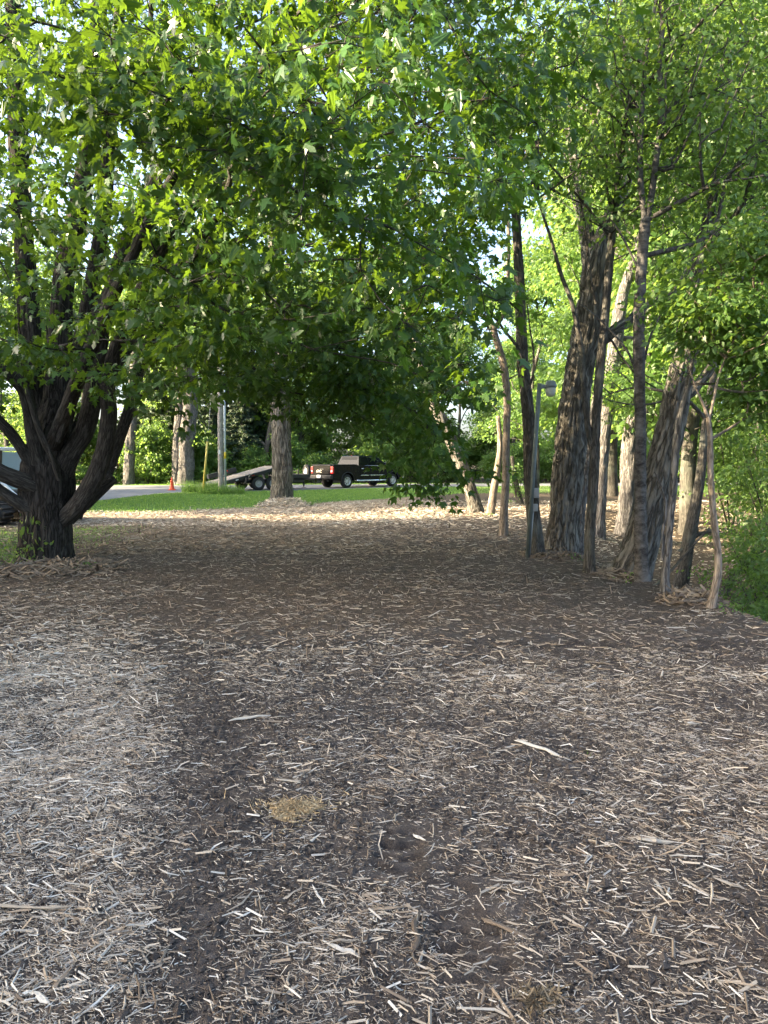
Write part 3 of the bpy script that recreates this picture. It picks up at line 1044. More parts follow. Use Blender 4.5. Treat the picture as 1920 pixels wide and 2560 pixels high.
def add_single_leaves(root, base, pos, fr, size, n, half, mat, key):
    """the n leaves that show largest become objects of their own; returns the mask of the others"""
    x, a, z = fr
    mid = pos + a * size[:, None] * .5 - np.array([0, 0, CAMZ])
    dep = mid[:, 1] * CP - mid[:, 2] * SP
    u = mid[:, 0] / np.maximum(dep, .1) * F + 960
    v = 1280 - F * (mid[:, 2] * CP + mid[:, 1] * SP) / np.maximum(dep, .1)
    vis = (u > 0) & (u < 1920) & (v > 0) & (v < 2560) & (dep > .5)
    face = np.abs((z * mid).sum(1)) / np.linalg.norm(mid, axis=1)
    sc_ = np.where(vis, size / np.maximum(dep, .1) * (0.45 + face), 0)
    idx = np.argsort(-sc_)[:n]
    if key not in LEAF_SETS:
        lst = []
        for (fo, cu) in ((.10, .10), (.18, .2), (.25, .12), (.14, .32)):
            T, Fc = leaf_template(half, fo, cu)
            lst.append(np_mesh('leaf', T, [Fc], mat))
        LEAF_SETS[key] = lst
    for i in idx:
        o = link('leaf', LEAF_SETS[key][int(i) % 4], root)
        s = size[i]
        R = Matrix((x[i], a[i], z[i])).transposed().to_4x4()
        o.matrix_basis = Matrix.Translation(Vector(pos[i] - base)) @ R @ Matrix.Scale(float(s), 4)
    keep = np.ones(len(pos), bool); keep[idx] = False
    return keep


def make_tree(name, label, cat, group, stems, mat, blobs=None, npts=0, per=40, spread=.45, lsize=.06, leafmat=None, half=OVAL, single=True,
              disp=None, sides=20, ds=.12, seed=1, attach_z=1.8, nleaf=0, branch_mat=None, flare=.5, twigs=(), rt=.006, bal=.4, droop=.5, shell=.45, tilt=.55, capr=1.0):
    """stems: list of world paths (x,y,z,r); the first starts at the ground"""
    g = np.random.default_rng(seed)
    base = np.array(stems[0][0][:3]); 
    base[2] = gz(base[0], base[1])
    root = empty(name, base, label, cat, group)
    tb = Tubes(); nodes = []; plen = []; rc = []
    for si, st in enumerate(stems):
        st = np.asarray(st, float)
        if si == 0:
            st = np.vstack([st[0] + [0, 0, -.25, 0], st]); st[0][2] = min(st[0][2], base[2] - .2)
        q = smooth_path(st, ds)
        dd = disp if disp and q[:, 3].mean() > .035 else None
        tb.add(q[:, :3], q[:, 3], sides if q[:, 3].mean() > .05 else 10, dd, seed + si, flare=flare if si == 0 else 0)
        for p in q[:: max(1, int(.35 / ds))]:
            if p[2] > base[2] + attach_z:
                nodes.append(p[:3]); plen.append(np.linalg.norm(p[:3] - base)); rc.append(p[3])
    link('trunk', tb.mesh('trunk', mat, base), root)
    tw = Tubes(); any_ = False
    for st in twigs:
        q = smooth_path(np.asarray(st, float), .15)
        tw.add(q[:, :3], q[:, 3], 6, cap=True); any_ = True
    if npts and blobs:
        pts = blob_points(blobs, npts, g, shell)
        ch, ends, dirs = grow(np.array(nodes), np.array(plen), np.array(rc) * capr, pts, bal, .6, rt, .5, g)
        add_chains(tw, ch, 7); any_ = True
        pos, od, idx = spray_leaves(ends, dirs, per, spread, g)
        pos = pos + g.normal(0, .03, pos.shape)
        fr = leaf_frames(pos, od, g, droop, tilt)
        size = lsize * g.uniform(.65, 1.3, len(pos))
        rv = np.clip(.5 + .28 * (vnoise(pos * .9, 5) - .5) * 2 + g.normal(0, .2, len(pos)), .002, .999)
        keep = np.ones(len(pos), bool)
        if nleaf:
            keep = add_single_leaves(root, base, pos, fr, size, nleaf, half, leafmat, name + leafmat.name)
        me = leaves_mesh('crown', leafmat, pos[keep], tuple(f_[keep] for f_ in fr), size[keep], half, g, base, single, rv[keep])
        link('crown', me, root)
    if any_:
        link('branches', tw.mesh('branches', branch_mat or mat, base), root, 'stuff' if len(twigs) or not npts else None)
    return root


def stem_from(px, py, rest, wbase):
    """a stem whose foot is the ground point seen at (px,py)"""
    q = G(px, py)
    Y = q[1] + wbase * .5 * q[1] / F
    return path_px([(px, py - 1, wbase)] + list(rest), Y), Y


# ------------------------------------------------------------------ the big maple on the left
MAPLE_FAR = np.array([(0, 0), (.36, .06), (.56, .55), (.2, .5), (0, 1.05)])


def build_maple():
    g = np.random.default_rng(21)
    q0 = G(116, 1405); Y = q0[1]
    base = np.array([q0[0], q0[1], gz(q0[0], q0[1])])
    root = empty('maple_tree', base, 'large many stemmed maple with furrowed dark trunk and drooping canopy on the left', 'tree')
    tr = path_px([(116, 1405, 122), (118, 1350, 118), (118, 1280, 118), (118, 1210, 126), (120, 1150, 112, .05), (128, 1080, 84, .1), (142, 1000, 60, .1)], Y)
    tr = np.vstack([tr[0] + [0, 0, -.25, 0], tr])
    tb = Tubes(); q = smooth_path(tr, .022)
    tb.add(q[:, :3], q[:, 3], 120, (.024, 16), 3, flare=.26, lobes=6)
    link('trunk', tb.mesh('trunk', M['maple_bark'], base), root)
    limbs = [
        # px, py, width, dY
        [(128, 1130, 70, .1), (140, 1040, 70, .15), (148, 900, 60, .2), (160, 700, 52, .1), (205, 480, 46, -.1), (231, 289, 40, -.2), (250, 0, 34, -.3), (262, -260, 26, -.3)],
        [(110, 1150, 70, .2), (92, 1040, 62, .4), (78, 880, 54, .6), (60, 600, 46, .8), (50, 463, 46, .9), (36, 100, 36, 1.0), (20, -250, 26, 1.2)],
        [(130, 1140, 60, .5), (170, 1000, 46, .9), (215, 800, 40, 1.2), (255, 560, 36, 1.2), (272, 347, 32, 1.1), (290, 174, 28, 1.0), (302, -60, 24, 1), (310, -280, 18, 1)],
        [(150, 1190, 60, 0), (180, 1130, 48, -.05), (212, 1075, 46, -.1), (234, 985, 44, -.3), (252, 850, 38, -.6), (300, 650, 32, -1.0), (380, 460, 26, -1.3), (470, 250, 20, -1.5), (560, 60, 14, -1.6)],
        [(150, 1305, 40, -.1), (195, 1262, 46, -.25), (236, 1195, 44, -.4), (262, 1120, 42, -.55), (272, 1040, 40, -.7), (270, 960, 36, -.9), (300, 840, 30, -1.3), (370, 690, 26, -1.9), (450, 560, 21, -2.5), (560, 430, 15, -3.1), (680, 300, 10, -3.6)],
        [(170, 1300, 34, .0), (225, 1240, 36, .1), (258, 1195, 34, .2), (290, 1120, 30, .25), (330, 1000, 28, .2), (350, 914, 27, .1), (420, 760, 24, -.2), (540, 640, 20, -.5), (700, 560, 16, -.8), (880, 560, 11, -1.0), (1010, 660, 7, -1.1)],
        [(100, 1180, 40, -.2), (70, 1010, 32, -.5), (40, 950, 30, -.7), (-40, 900, 28, -1.0), (-180, 780, 24, -1.4), (-350, 620, 18, -1.6)],
        [(90, 1190, 30, -.2), (50, 1115, 26, -.4), (0, 1055, 24, -.6), (-90, 980, 20, -.9), (-240, 900, 14, -1.0)],
        [(110, 1225, 46, -.2), (62, 1205, 42, -.35), (0, 1180, 40, -.5), (-70, 1130, 36, -.6), (-200, 960, 30, -.8), (-380, 700, 22, -1)],
        [(110, 1285, 36, -.2), (60, 1265, 32, -.3), (0, 1226, 28, -.4), (-80, 1165, 26, -.5), (-220, 1060, 18, -.6)],
        [(160, 1150, 40, .6), (260, 950, 34, 1.6), (400, 760, 30, 2.6), (560, 560, 26, 3.6), (720, 420, 20, 4.2), (880, 300, 14, 4.6)],
        [(130, 1120, 40, -.1), (215, 900, 32, -1.2), (330, 640, 26, -2.4), (470, 380, 21, -3.4), (640, 150, 15, -4.0), (820, -40, 10, -4.5)],
        [(120, 1100, 50, .4), (240, 800, 36, 0.6), (420, 480, 32, .8), (640, 200, 26, .9), (860, 20, 18, .8), (1060, -60, 12, .5)],
    ]
    nodes = []; plen = []; rc = []
    for i, l in enumerate(limbs):
        q = smooth_path(path_px(l, Y), .05)
        tb = Tubes()
        tb.add(q[:, :3], q[:, 3], 26, (.007, 26), 10 + i)
        link('limb', tb.mesh('limb', M['maple_bark'] if i < 3 else M['limb_bark'], base), root)
        for p in q[::6]:
            if p[2] > 2.4:
                nodes.append(p[:3]); plen.append(np.linalg.norm(p[:3] - base)); rc.append(p[3])
    # sawn stub and the slim pale shoots in front
    q = smooth_path(path_px([(205, 1262, 40, -.1), (240, 1230, 36, .0), (283, 1193, 30, .05)], Y), .04)
    tb = Tubes(); tb.add(q[:, :3], q[:, 3], 22, (.006, 26), 31)
    link('sawn_stub', tb.mesh('sawn_stub', M['limb_bark'], base), root)
    for l in ([(40, 880, 12, -.7), (68, 980, 13, -.65), (100, 1082, 14, -.6), (132, 1150, 14, -.5), (147, 1196, 15, -.42)],
              [(147, 1200, 9, -.45), (140, 1180, 8, -.52), (128, 1140, 7, -.56), (104, 1080, 5, -.6)],
              [(145, 1105, 14, -.5), (160, 1060, 14, -.52), (176, 1030, 12, -.55), (185, 950, 10, -.6), (190, 860, 8, -.7)]):
        q = smooth_path(path_px(l, Y), .05); tb = Tubes(); tb.add(q[:, :3], q[:, 3], 12, (.003, 40), 51)
        link('shoot', tb.mesh('shoot', M['limb_bark'], base), root)
    # crown
    C = np.array([-4.0, 10.3, 4.9]); SA = np.array([6.1, 6.6, 5.2])
    pts = np.zeros((0, 3)); want = 1420
    while len(pts) < want:
        m = 6000
        p = C + (g.random((m, 3)) * 2 - 1) * SA * 1.1
        e = np.abs((p - C) / SA)
        rr = (e ** 2.6).sum(1) ** (1 / 2.6)
        rr = rr / (0.86 + .28 * vnoise(p * .55, 15))
        X, Yy, Z = p.T
        zl = np.interp(X, [-10, -6, -3.2, -2.0, -1.0, 0.2, 1.4, 2.2], [2.75, 2.65, 2.75, 2.75, 2.6, 1.75, 1.45, 2.2])
        zl = zl + np.interp(Yy, [4, 6, 8, 9.5, 12, 15], [1.3, .9, .35, 0, 0, .9])
        zl = zl + (vnoise(p * np.array([1.2, 1.2, 0]), 19) - .5) * .7
        ok = (rr < 1) & (Z > zl) & (Z < 9.5) & (X < np.interp(Z, [1, 2.5, 4, 6, 8], [.6, .85, 1.2, 1.8, 2.2]) + (10 - Yy).clip(0, 4) * .02)
        low = np.exp(-np.maximum(0, Z - zl) / .9)
        pr = 0.22 + 0.5 * sstep(.45, .95, rr) + .35 * low
        # the camera side carries most of what shows
        pr *= 0.55 + 0.45 * sstep(15, 9, Yy)
        ok &= g.random(m) < pr
        ok &= ~((Yy < 9) & (X < -0.56 * Yy - .3)) & ~((Yy < 5.9) & (X < -0.36 * Yy))
        ok &= ~((Yy < 5.0) & (np.abs(X) < 0.6) & (Z < 3.6))
        pxx = 960 + F * X / np.maximum(Yy, 1); ok &= ~((pxx < 340) & (Yy < 11) & (Z < 7) & (g.random(m) < .28))
        pts = np.vstack([pts, p[ok]])
    pts = pts[:want]
    # hand-placed low tips: the drooping right-hand skirt
    extra = [P(px, py, yy) for px, py, yy in ((1060, 1225, 10.2), (1110, 1180, 10.4), (1010, 1150, 10.0), (1200, 1175, 10.8), (960, 1085, 9.8), (1075, 1120, 10.3), (1040, 1030, 10), (900, 1040, 9.6),
              (1030, 1190, 10.2), (880, 985, 9.4), (300, 925, 8.6), (250, 960, 8.8), (470, 940, 9.0), (410, 990, 9.4), (620, 930, 9.2), (700, 975, 9.4), (560, 960, 9.0), (760, 1010, 9.5), (455, 1040, 9.6), (180, 900, 9.0), (90, 870, 9.3), (20, 900, 9.2), (830, 900, 8.8), (830, 1000, 9.6), (980, 990, 9.9), (1140, 900, 10.6), (1160, 780, 10.4), (1215, 640, 10.0), (1240, 480, 9.2), (1230, 330, 8.6), (1300, 250, 8.0), (1380, 190, 7.4), (1440, 150, 7.0), (1340, 60, 7.2), (1480, 40, 7.0), (1260, 150, 7.6))]
    pts = np.vstack([pts, np.array(extra)])
    # sprays that reach out in front of the crown, where the low sun catches them
    ex2 = np.array([P(g.uniform(230, 860), 0, 1) * 0 + P(px, 110 + (px - 230) * .42 + g.normal(0, 110), g.uniform(4.3, 5.4)) for px in g.uniform(230, 880, 40)])
    ex2 = np.vstack([ex2, [P(g.uniform(-60, 330), g.uniform(-60, 300), g.uniform(4.6, 5.6)) for _ in range(12)]])
    ex3 = np.array([P(g.uniform(330, 660), g.uniform(340, 950), g.uniform(6.8, 9.6)) for _ in range(60)])
    ex4 = np.array([P(g.uniform(560, 1010), g.uniform(620, 1010), g.uniform(8.5, 11)) for _ in range(60)])
    pts = np.vstack([pts, ex3, ex4, ex2])
    ch, ends, dirs = grow(np.array(nodes), np.array(plen), np.array(rc), pts, .35, .5, .0034, .5, g, .14)
    tw = Tubes(); add_chains(tw, ch, 8)
    # stalks that carry the sprays of leaves
    pos, od, idx = spray_leaves(ends, dirs, np.r_[np.full(len(ends) - 52, 46), np.full(52, 24)], .42, g, .6)
    sel = g.random(len(pos)) < .22
    near = ends[idx][:, 1] < 11.5
    st_i = np.where(sel & near)[0]
    A0 = ends[idx[st_i]]; B0 = pos[st_i]
    fr = leaf_frames(pos, od, g, .55, .6)
    size = g.uniform(.060, .13, len(pos)) * np.where(pos[:, 1] < 5.6, .85, 1.0)
    rv = np.clip(.5 + .55 * (vnoise(pos * .8, 5) - .5) + g.normal(0, .17, len(pos)), .002, .999)
    keep = add_single_leaves(root, base, pos, fr, size, 300, MAPLE_HALF, M['maple_leaf'], 'maple')
    nearm = keep & (pos[:, 1] < 9.2)
    farm = keep & ~nearm
    for m_, half in ((nearm, MAPLE_MID), (farm, MAPLE_FAR)):
        me = leaves_mesh('crown', M['maple_leaf'], pos[m_], tuple(f_[m_] for f_ in fr), size[m_], half, g, base, False, rv[m_])
        link('crown', me, root, 'stuff')
    link('branches', tw.mesh('branches', M['limb_bark'], base), root)
    ts = np.stack([A0, B0], 1)
    sd = np.cross(B0 - A0, g.normal(size=A0.shape)); sd /= np.linalg.norm(sd, axis=1)[:, None] + 1e-9
    sd2 = np.cross(B0 - A0, sd); sd2 /= np.linalg.norm(sd2, axis=1)[:, None] + 1e-9
    wv = .0028
    V = np.stack([A0 - sd * wv, A0 + sd * wv * .7 + sd2 * wv, A0 - sd2 * wv, B0], 1).reshape(-1, 3) - base
    n = len(A0); o4 = (np.arange(n) * 4)[:, None, None]
    T = np.array([[0, 1, 3], [1, 2, 3], [2, 0, 3]])
    link('leaf_stalk', np_mesh('leaf_stalk', V, [(T[None] + o4).reshape(-1, 3)], M['limb_bark'], False), root, 'stuff')
    return root


build_maple()

# ------------------------------------------------------------------ the lone trunk on the lawn
st, Yc = stem_from(704, 1259, [(706, 1200, 50), (703, 1100, 47), (700, 1000, 45), (694, 850, 42), (690, 700, 38), (690, 500, 32), (694, 300, 24), (700, 100, 14)], 54)
make_tree('shade_tree', 'straight furrowed trunk standing on the lawn in a ring of straw mulch', 'tree', None, [st], M['willow_bark'],
          [((st[0][0] - .5, Yc, 11), (5, 5, 4)), ((st[0][0] + 2.5, Yc + 1, 8.5), (3, 3, 2)), ((st[0][0] - 3, Yc + 1, 8.5), (3, 3, 2))], 150, 60, .9, .16, M['wood_leaf'], disp=(.045, 9), sides=56, ds=.06, seed=31, attach_z=5.5, flare=.35, capr=.6)

# ------------------------------------------------------------------ the row of trees along the bank on the right
st, Yq = stem_from(1190, 1282, [(1172, 1210, 30), (1140, 1130, 30), (1105, 1050, 29), (1080, 1000, 28), (1062, 940, 26), (1040, 860, 24), (1010, 760, 20, .3), (985, 640, 14, .6), (970, 540, 9, .8)], 36)
make_tree('leaning_tree', 'trunk leaning left beyond the bank, its top lost in the maple leaves', 'tree', None, [st], M['willow_bark'],
          [((0.2, Yq, 9), (2.6, 2.5, 2.2))], 50, 50, .6, .10, M['wood_leaf'], disp=(.022, 14), sides=32, ds=.06, seed=33, attach_z=4.5)
st, Yq = stem_from(1226, 1287, [(1232, 1240, 19), (1242, 1180, 17), (1250, 1120, 14), (1246, 1040, 10)], 20)
make_tree('broken_trunk', 'short pale slanting dead trunk behind the forked tan tree', 'tree', None, [st], M['tan_bark'], disp=(.008, 20), sides=24, ds=.06, seed=34)
st, Yq = stem_from(1258, 1341, [(1260, 1280, 19), (1264, 1200, 19), (1266, 1100, 18), (1268, 1000, 18), (1262, 930, 18), (1250, 880, 17), (1238, 840, 17), (1232, 816, 16)], 22)
b1 = path_px([(1233, 822, 13), (1222, 800, 11), (1205, 788, 9, .1), (1170, 784, 7, .2), (1130, 796, 5, .3), (1100, 815, 3, .4)], Yq)
b2 = path_px([(1234, 824, 14), (1250, 800, 12), (1265, 770, 11), (1272, 730, 10), (1270, 680, 9), (1272, 600, 8), (1268, 500, 6), (1275, 400, 4)], Yq)
tws = [path_px([(1268, 738, 6), (1288, 725, 5), (1300, 712, 3)], Yq), path_px([(1268, 950, 5), (1282, 942, 4), (1296, 935, 3)], Yq), path_px([(1180, 784, 4), (1176, 770, 3), (1160, 760, 2)], Yq)]
make_tree('forked_tree', 'slim bare tan trunk forking into two crooked limbs left of the lamp post', 'tree', None, [st, b1, b2], M['tan_bark'],
          [((b2[-1][0], Yq, 8.6), (1.6, 1.6, 1.3))], 40, 30, .5, .07, M['small_leaf'], disp=(.006, 22), sides=28, ds=.05, seed=35, attach_z=5.5, twigs=tws)
# thin dead twigs round its foot
st, Yq = stem_from(1300, 1262, [(1292, 1220, 14), (1285, 1180, 11), (1280, 1140, 8)], 18)
make_tree('ivy_stump', 'thin dead trunk wrapped in yellow green ivy beyond the bank', 'tree', None, [st], M['brown_bark'],
          [((st[1][0], st[1][1], .9), (.45, .4, .75))], 26, 30, .22, .09, M['wood_leaf'], disp=(.006, 20), sides=16, ds=.08, seed=36, attach_z=.1)

st, Yd = stem_from(1344, 1399, [(1340, 1340, 36), (1334, 1280, 34), (1328, 1200, 33), (1326, 1130, 32), (1324, 1060, 31), (1316, 980, 30), (1308, 900, 28), (1304, 800, 26), (1300, 700, 25), (1294, 600, 23), (1290, 520, 22), (1284, 450, 20), (1280, 380, 15), (1274, 290, 11), (1280, 180, 7)], 40)
tws = [path_px([(1307, 900, 9), (1290, 862, 8), (1262, 828, 7), (1235, 790, 6, -.2), (1200, 755, 5, -.4), (1160, 745, 3, -.6)], Yd),
       path_px([(1304, 780, 7), (1260, 745, 6, -.2), (1200, 700, 5, -.3), (1160, 690, 3, -.5)], Yd),
       path_px([(1284, 450, 8), (1262, 410, 6), (1240, 380, 4), (1222, 350, 3)], Yd),
       path_px([(1284, 445, 8), (1292, 420, 6), (1310, 380, 4), (1318, 340, 3)], Yd),
       path_px([(1318, 980, 7), (1332, 940, 6), (1334, 880, 5), (1326, 830, 4), (1318, 760, 3)], Yd)]
st[:, :3] += np.array([0.035, .22, 0])
make_tree('bank_tree', 'dark straight trunk right beside the leaning lamp post', 'tree', 'trees along the bank', [st], M['brown_bark'],
          [((st[-1][0] - .1, Yd, 7.9), (1.7, 1.5, 1.5)), ((st[-1][0] + 1.0, Yd + .6, 6.6), (1.1, 1.1, 1.0))], 110, 40, .45, .085, M['small_leaf'], disp=(.010, 24), sides=40, ds=.04, seed=37, attach_z=4.8, twigs=tws, flare=.4)

st, Ye = stem_from(1404, 1386, [(1408, 1330, 74), (1414, 1250, 72), (1420, 1180, 72), (1428, 1100, 74), (1436, 1020, 70), (1447, 940, 66), (1460, 870, 66), (1473, 800, 68), (1482, 730, 62), (1492, 660, 58), (1512, 590, 46, .3), (1545, 500, 34, .6), (1580, 380, 24, .9), (1600, 220, 16, 1.2)], 84)
b1 = path_px([(1482, 760, 50), (1485, 690, 46), (1470, 600, 34, .4), (1450, 480, 24, .8), (1420, 320, 16, 1.2)], Ye)
b2 = path_px([(1495, 860, 34), (1530, 830, 28), (1575, 800, 20, .3), (1620, 760, 14, .5), (1690, 730, 8, .8)], Ye)
make_tree('willow_tree', 'thickest deeply furrowed trunk just right of the lamp post', 'tree', 'trees along the bank', [st, b1, b2], M['willow_bark'],
          [((5.2, Ye + 1.5, 9.8), (3.0, 2.5, 2.6)), ((3.8, Ye + 1, 9.6), (1.9, 2, 1.9)), ((6.4, Ye + 1, 6.4), (2.0, 1.8, 1.6))], 270, 52, .55, .09, M['small_leaf'], disp=(.042, 13), sides=84, ds=.035, seed=38, attach_z=4.3, flare=.4, capr=.5)

st, Yg = stem_from(1440, 1379, [(1446, 1320, 26), (1455, 1250, 26), (1464, 1180, 25), (1472, 1110, 24), (1484, 1040, 22), (1500, 950, 20)], 34)
make_tree('grey_trunk', 'narrow grey trunk half hidden behind the thick furrowed willow', 'tree', 'trees along the bank', [st], M['grey_bark'], disp=(.02, 15), sides=36, ds=.05, seed=39)
st, Yh = stem_from(1497, 1346, [(1500, 1290, 27), (1504, 1220, 26), (1508, 1150, 27), (1513, 1080, 29), (1520, 1000, 31), (1530, 920, 32), (1540, 850, 34), (1548, 790, 30), (1562, 720, 24, .4), (1600, 600, 18, 1), (1640, 460, 12, 1.4)], 30)
b1 = path_px([(1540, 850, 16), (1562, 846, 12), (1592, 848, 9), (1620, 858, 6)], Yh)
make_tree('grey_trunk', 'tall pale grey trunk flaring upward behind the slim forked trunk', 'tree', 'trees along the bank', [st, b1], M['grey_bark'],
          [((7.2, Yh + 1.5, 9.6), (3.2, 2.8, 3.4)), ((5.4, Yh + 2, 12), (2.3, 2.3, 2))], 380, 60, .6, .10, M['small_leaf'], disp=(.02, 15), sides=40, ds=.05, seed=40, attach_z=5, capr=.5)

st, Yf = stem_from(1473, 1434, [(1474, 1380, 24), (1477, 1300, 24), (1482, 1240, 25), (1486, 1160, 25), (1488, 1110, 24), (1494, 1000, 21), (1502, 900, 21), (1512, 800, 20), (1520, 700, 20), (1527, 620, 19), (1534, 540, 18), (1546, 440, 14, -.1), (1566, 300, 10, -.2), (1575, 150, 6, -.3)], 28)
b1 = path_px([(1484, 1130, 17), (1472, 1080, 15), (1460, 980, 14), (1454, 880, 13), (1440, 800, 12), (1424, 740, 11), (1404, 690, 10), (1378, 600, 8, -.2), (1352, 520, 6, -.4), (1330, 440, 4, -.6)], Yf)
tws = [path_px([(1490, 760, 7), (1478, 700, 6), (1470, 640, 6), (1462, 560, 5), (1440, 460, 4), (1408, 380, 3)], Yf),
       path_px([(1530, 600, 7), (1470, 520, 6), (1400, 440, 5, -.3), (1340, 370, 3, -.5)], Yf),
       path_px([(1510, 820, 6), (1560, 900, 5), (1600, 945, 4), (1640, 970, 3)], Yf),
       path_px([(1534, 540, 8), (1518, 480, 7), (1516, 400, 6), (1528, 300, 4), (1526, 180, 3)], Yf)]
make_tree('slim_tree', 'slender dark trunk splitting in a narrow fork in front of the willow', 'tree', 'trees along the bank', [st, b1], M['brown_bark'],
          [((3.7, Yf, 7.3), (1.3, 1.2, 1.4)), ((2.6, Yf - .4, 6.2), (.9, .9, .9)), ((3.2, Yf - .3, 5.2), (1.0, .8, .8))], 130, 36, .4, .085, M['small_leaf'], disp=(.007, 26), sides=32, ds=.04, seed=41, attach_z=3.6, twigs=tws)

st, Yi = stem_from(1563, 1346, [(1566, 1300, 46), (1569, 1240, 42), (1572, 1180, 40), (1574, 1120, 40), (1578, 1080, 38), (1590, 1030, 34), (1606, 960, 28), (1620, 860, 22), (1640, 700, 16, .4), (1650, 560, 10, .6)], 54)
make_tree('grey_trunk', 'stout grey trunk bent at its waist behind the dark ringed trunk', 'tree', 'trees along the bank', [st], M['grey_bark'],
          [((8.5, Yi + 1, 9.8), (3.2, 2.8, 3.4)), ((6.5, Yi + 3, 12.5), (2.7, 2.5, 2.4))], 360, 60, .6, .11, M['small_leaf'], disp=(.025, 14), sides=44, ds=.05, seed=42, attach_z=5, capr=.5)
st, Yx = stem_from(1602, 1310, [(1604, 1240, 24), (1602, 1160, 24), (1598, 1080, 22), (1594, 1000, 20), (1600, 860, 16), (1610, 700, 12)], 28)
make_tree('grey_trunk', 'distant plain grey trunk just left of the leaning willow', 'tree', 'trees along the bank', [st], M['grey_bark'], disp=(.02, 15), sides=30, ds=.06, seed=43)

# dark ringed trunk (fork of two pale stems high up)
st, Yj = stem_from(1606, 1456, [(1604, 1400, 31), (1601, 1320, 30), (1600, 1240, 29), (1600, 1160, 29), (1601, 1080, 27), (1600, 1000, 26), (1598, 900, 27), (1598, 800, 26), (1602, 700, 25), (1608, 620, 25), (1614, 545, 24)], 36)
b1 = path_px([(1614, 552, 17), (1606, 500, 15), (1600, 420, 14), (1602, 330, 13), (1608, 230, 12), (1618, 120, 10, -.1), (1640, 0, 7, -.2), (1650, -120, 5, -.2)], Yj)
b2 = path_px([(1616, 552, 19), (1630, 480, 17), (1640, 400, 16), (1650, 330, 15), (1652, 250, 14), (1650, 150, 13), (1656, 60, 12), (1654, -60, 9), (1660, -200, 6)], Yj)
tws = [path_px([(1652, 345, 8), (1690, 300, 6), (1720, 240, 5), (1750, 120, 4), (1770, 20, 3)], Yj), path_px([(1598, 950, 8), (1570, 880, 6), (1530, 830, 5), (1490, 790, 4), (1450, 760, 3)], Yj),
       path_px([(1608, 700, 8), (1580, 640, 6), (1550, 580, 5), (1520, 540, 3)], Yj), path_px([(1640, 420, 9), (1680, 420, 7), (1740, 300, 5), (1790, 200, 4), (1830, 60, 3)], Yj),
       path_px([(1612, 900, 7), (1630, 830, 6), (1700, 700, 5), (1760, 600, 3)], Yj)]
jt = make_tree('ringed_tree', 'dark ringed trunk at the brink of the bank, forking into two pale stems', 'tree', 'trees along the bank', [st, b1, b2], M['ringed_bark'],
          [((3.8, Yj - .3, 7.7), (1.3, 1.3, 1.2)), ((4.0, Yj, 6.3), (1.3, 1.2, .9)), ((4.9, Yj - .2, 5.4), (1.3, 1.1, 1.0)), ((3.3, Yj - .2, 6.4), (1.0, .9, 1.0))], 170, 38, .42, .085, M['small_leaf'], disp=(.008, 24), sides=36, ds=.035, seed=44, attach_z=3.6, twigs=tws, nleaf=60)

# big leaning willow
st, Yk = stem_from(1575, 1441, [(1598, 1370, 84), (1622, 1290, 78), (1645, 1200, 72), (1665, 1120, 66), (1682, 1040, 62), (1696, 970, 56), (1712, 890, 50), (1724, 800, 45), (1736, 720, 40), (1748, 650, 35), (1762, 580, 26), (1780, 500, 18, .2), (1792, 430, 12, .4), (1806, 350, 9, .5), (1816, 270, 5, .6), (1830, 180, 2, .6)], 96)
b1 = path_px([(1755, 640, 24), (1790, 590, 20), (1822, 560, 16), (1850, 520, 14, -.2), (1880, 440, 9, -.4), (1896, 360, 6, -.5), (1905, 270, 3, -.6)], Yk)
b2 = path_px([(1690, 1020, 30, .2), (1730, 980, 26, .3), (1770, 930, 21, .3), (1800, 880, 16, .2), (1836, 810, 11), (1862, 740, 10), (1880, 650, 6), (1900, 560, 3)], Yk)
b3 = path_px([(1762, 690, 24), (1820, 700, 18, .2), (1880, 690, 13, .4), (1960, 650, 8, .6), (2040, 590, 3, .8)], Yk)
make_tree('willow_tree', 'thick furrowed trunk leaning right behind the dark ringed trunk', 'tree', 'trees along the bank', [st, b1, b2, b3], M['willow_bark'],
          [((5.4, Yk + .5, 7.9), (2.0, 1.6, 1.5)), ((5.8, Yk + .3, 6.4), (2.2, 1.8, 1.9)), ((6.3, Yk, 4.9), (1.6, 1.5, 1.2)), ((4.9, Yk + .8, 5.2), (1.1, 1.2, 1.0))], 250, 42, .45, .088, M['small_leaf'], disp=(.034, 15), sides=80, ds=.035, seed=45, attach_z=3.0, flare=.2, nleaf=60, capr=.4)

# thinner stems to the right
st, Yl = stem_from(1662, 1480, [(1664, 1430, 20), (1670, 1360, 20), (1676, 1290, 19), (1684, 1220, 18), (1690, 1120, 17), (1700, 1040, 15), (1720, 960, 12), (1736, 880, 8)], 24)
b1 = path_px([(1655, 1400, 9), (1658, 1330, 8), (1664, 1260, 7), (1650, 1210, 5), (1636, 1180, 3)], Yl)
make_tree('thin_trunk', 'thin split grey trunk between the leaning willow and the brown leaning trunk', 'tree', 'thin trunks on the bank', [st, b1], M['grey_bark'],
          [((4.2, Yl, 2.9), (.7, .7, .5))], 20, 30, .3, .06, M['small_leaf'], disp=(.008, 22), sides=22, ds=.05, seed=46, attach_z=2.0)
st, Ym = stem_from(1700, 1474, [(1712, 1420, 30), (1722, 1350, 29), (1736, 1280, 27), (1748, 1210, 24), (1756, 1140, 22), (1764, 1060, 18), (1780, 960, 14), (1800, 860, 9)], 36)
b1 = path_px([(1700, 1380, 12), (1740, 1340, 10), (1770, 1330, 8), (1800, 1328, 6)], Ym)
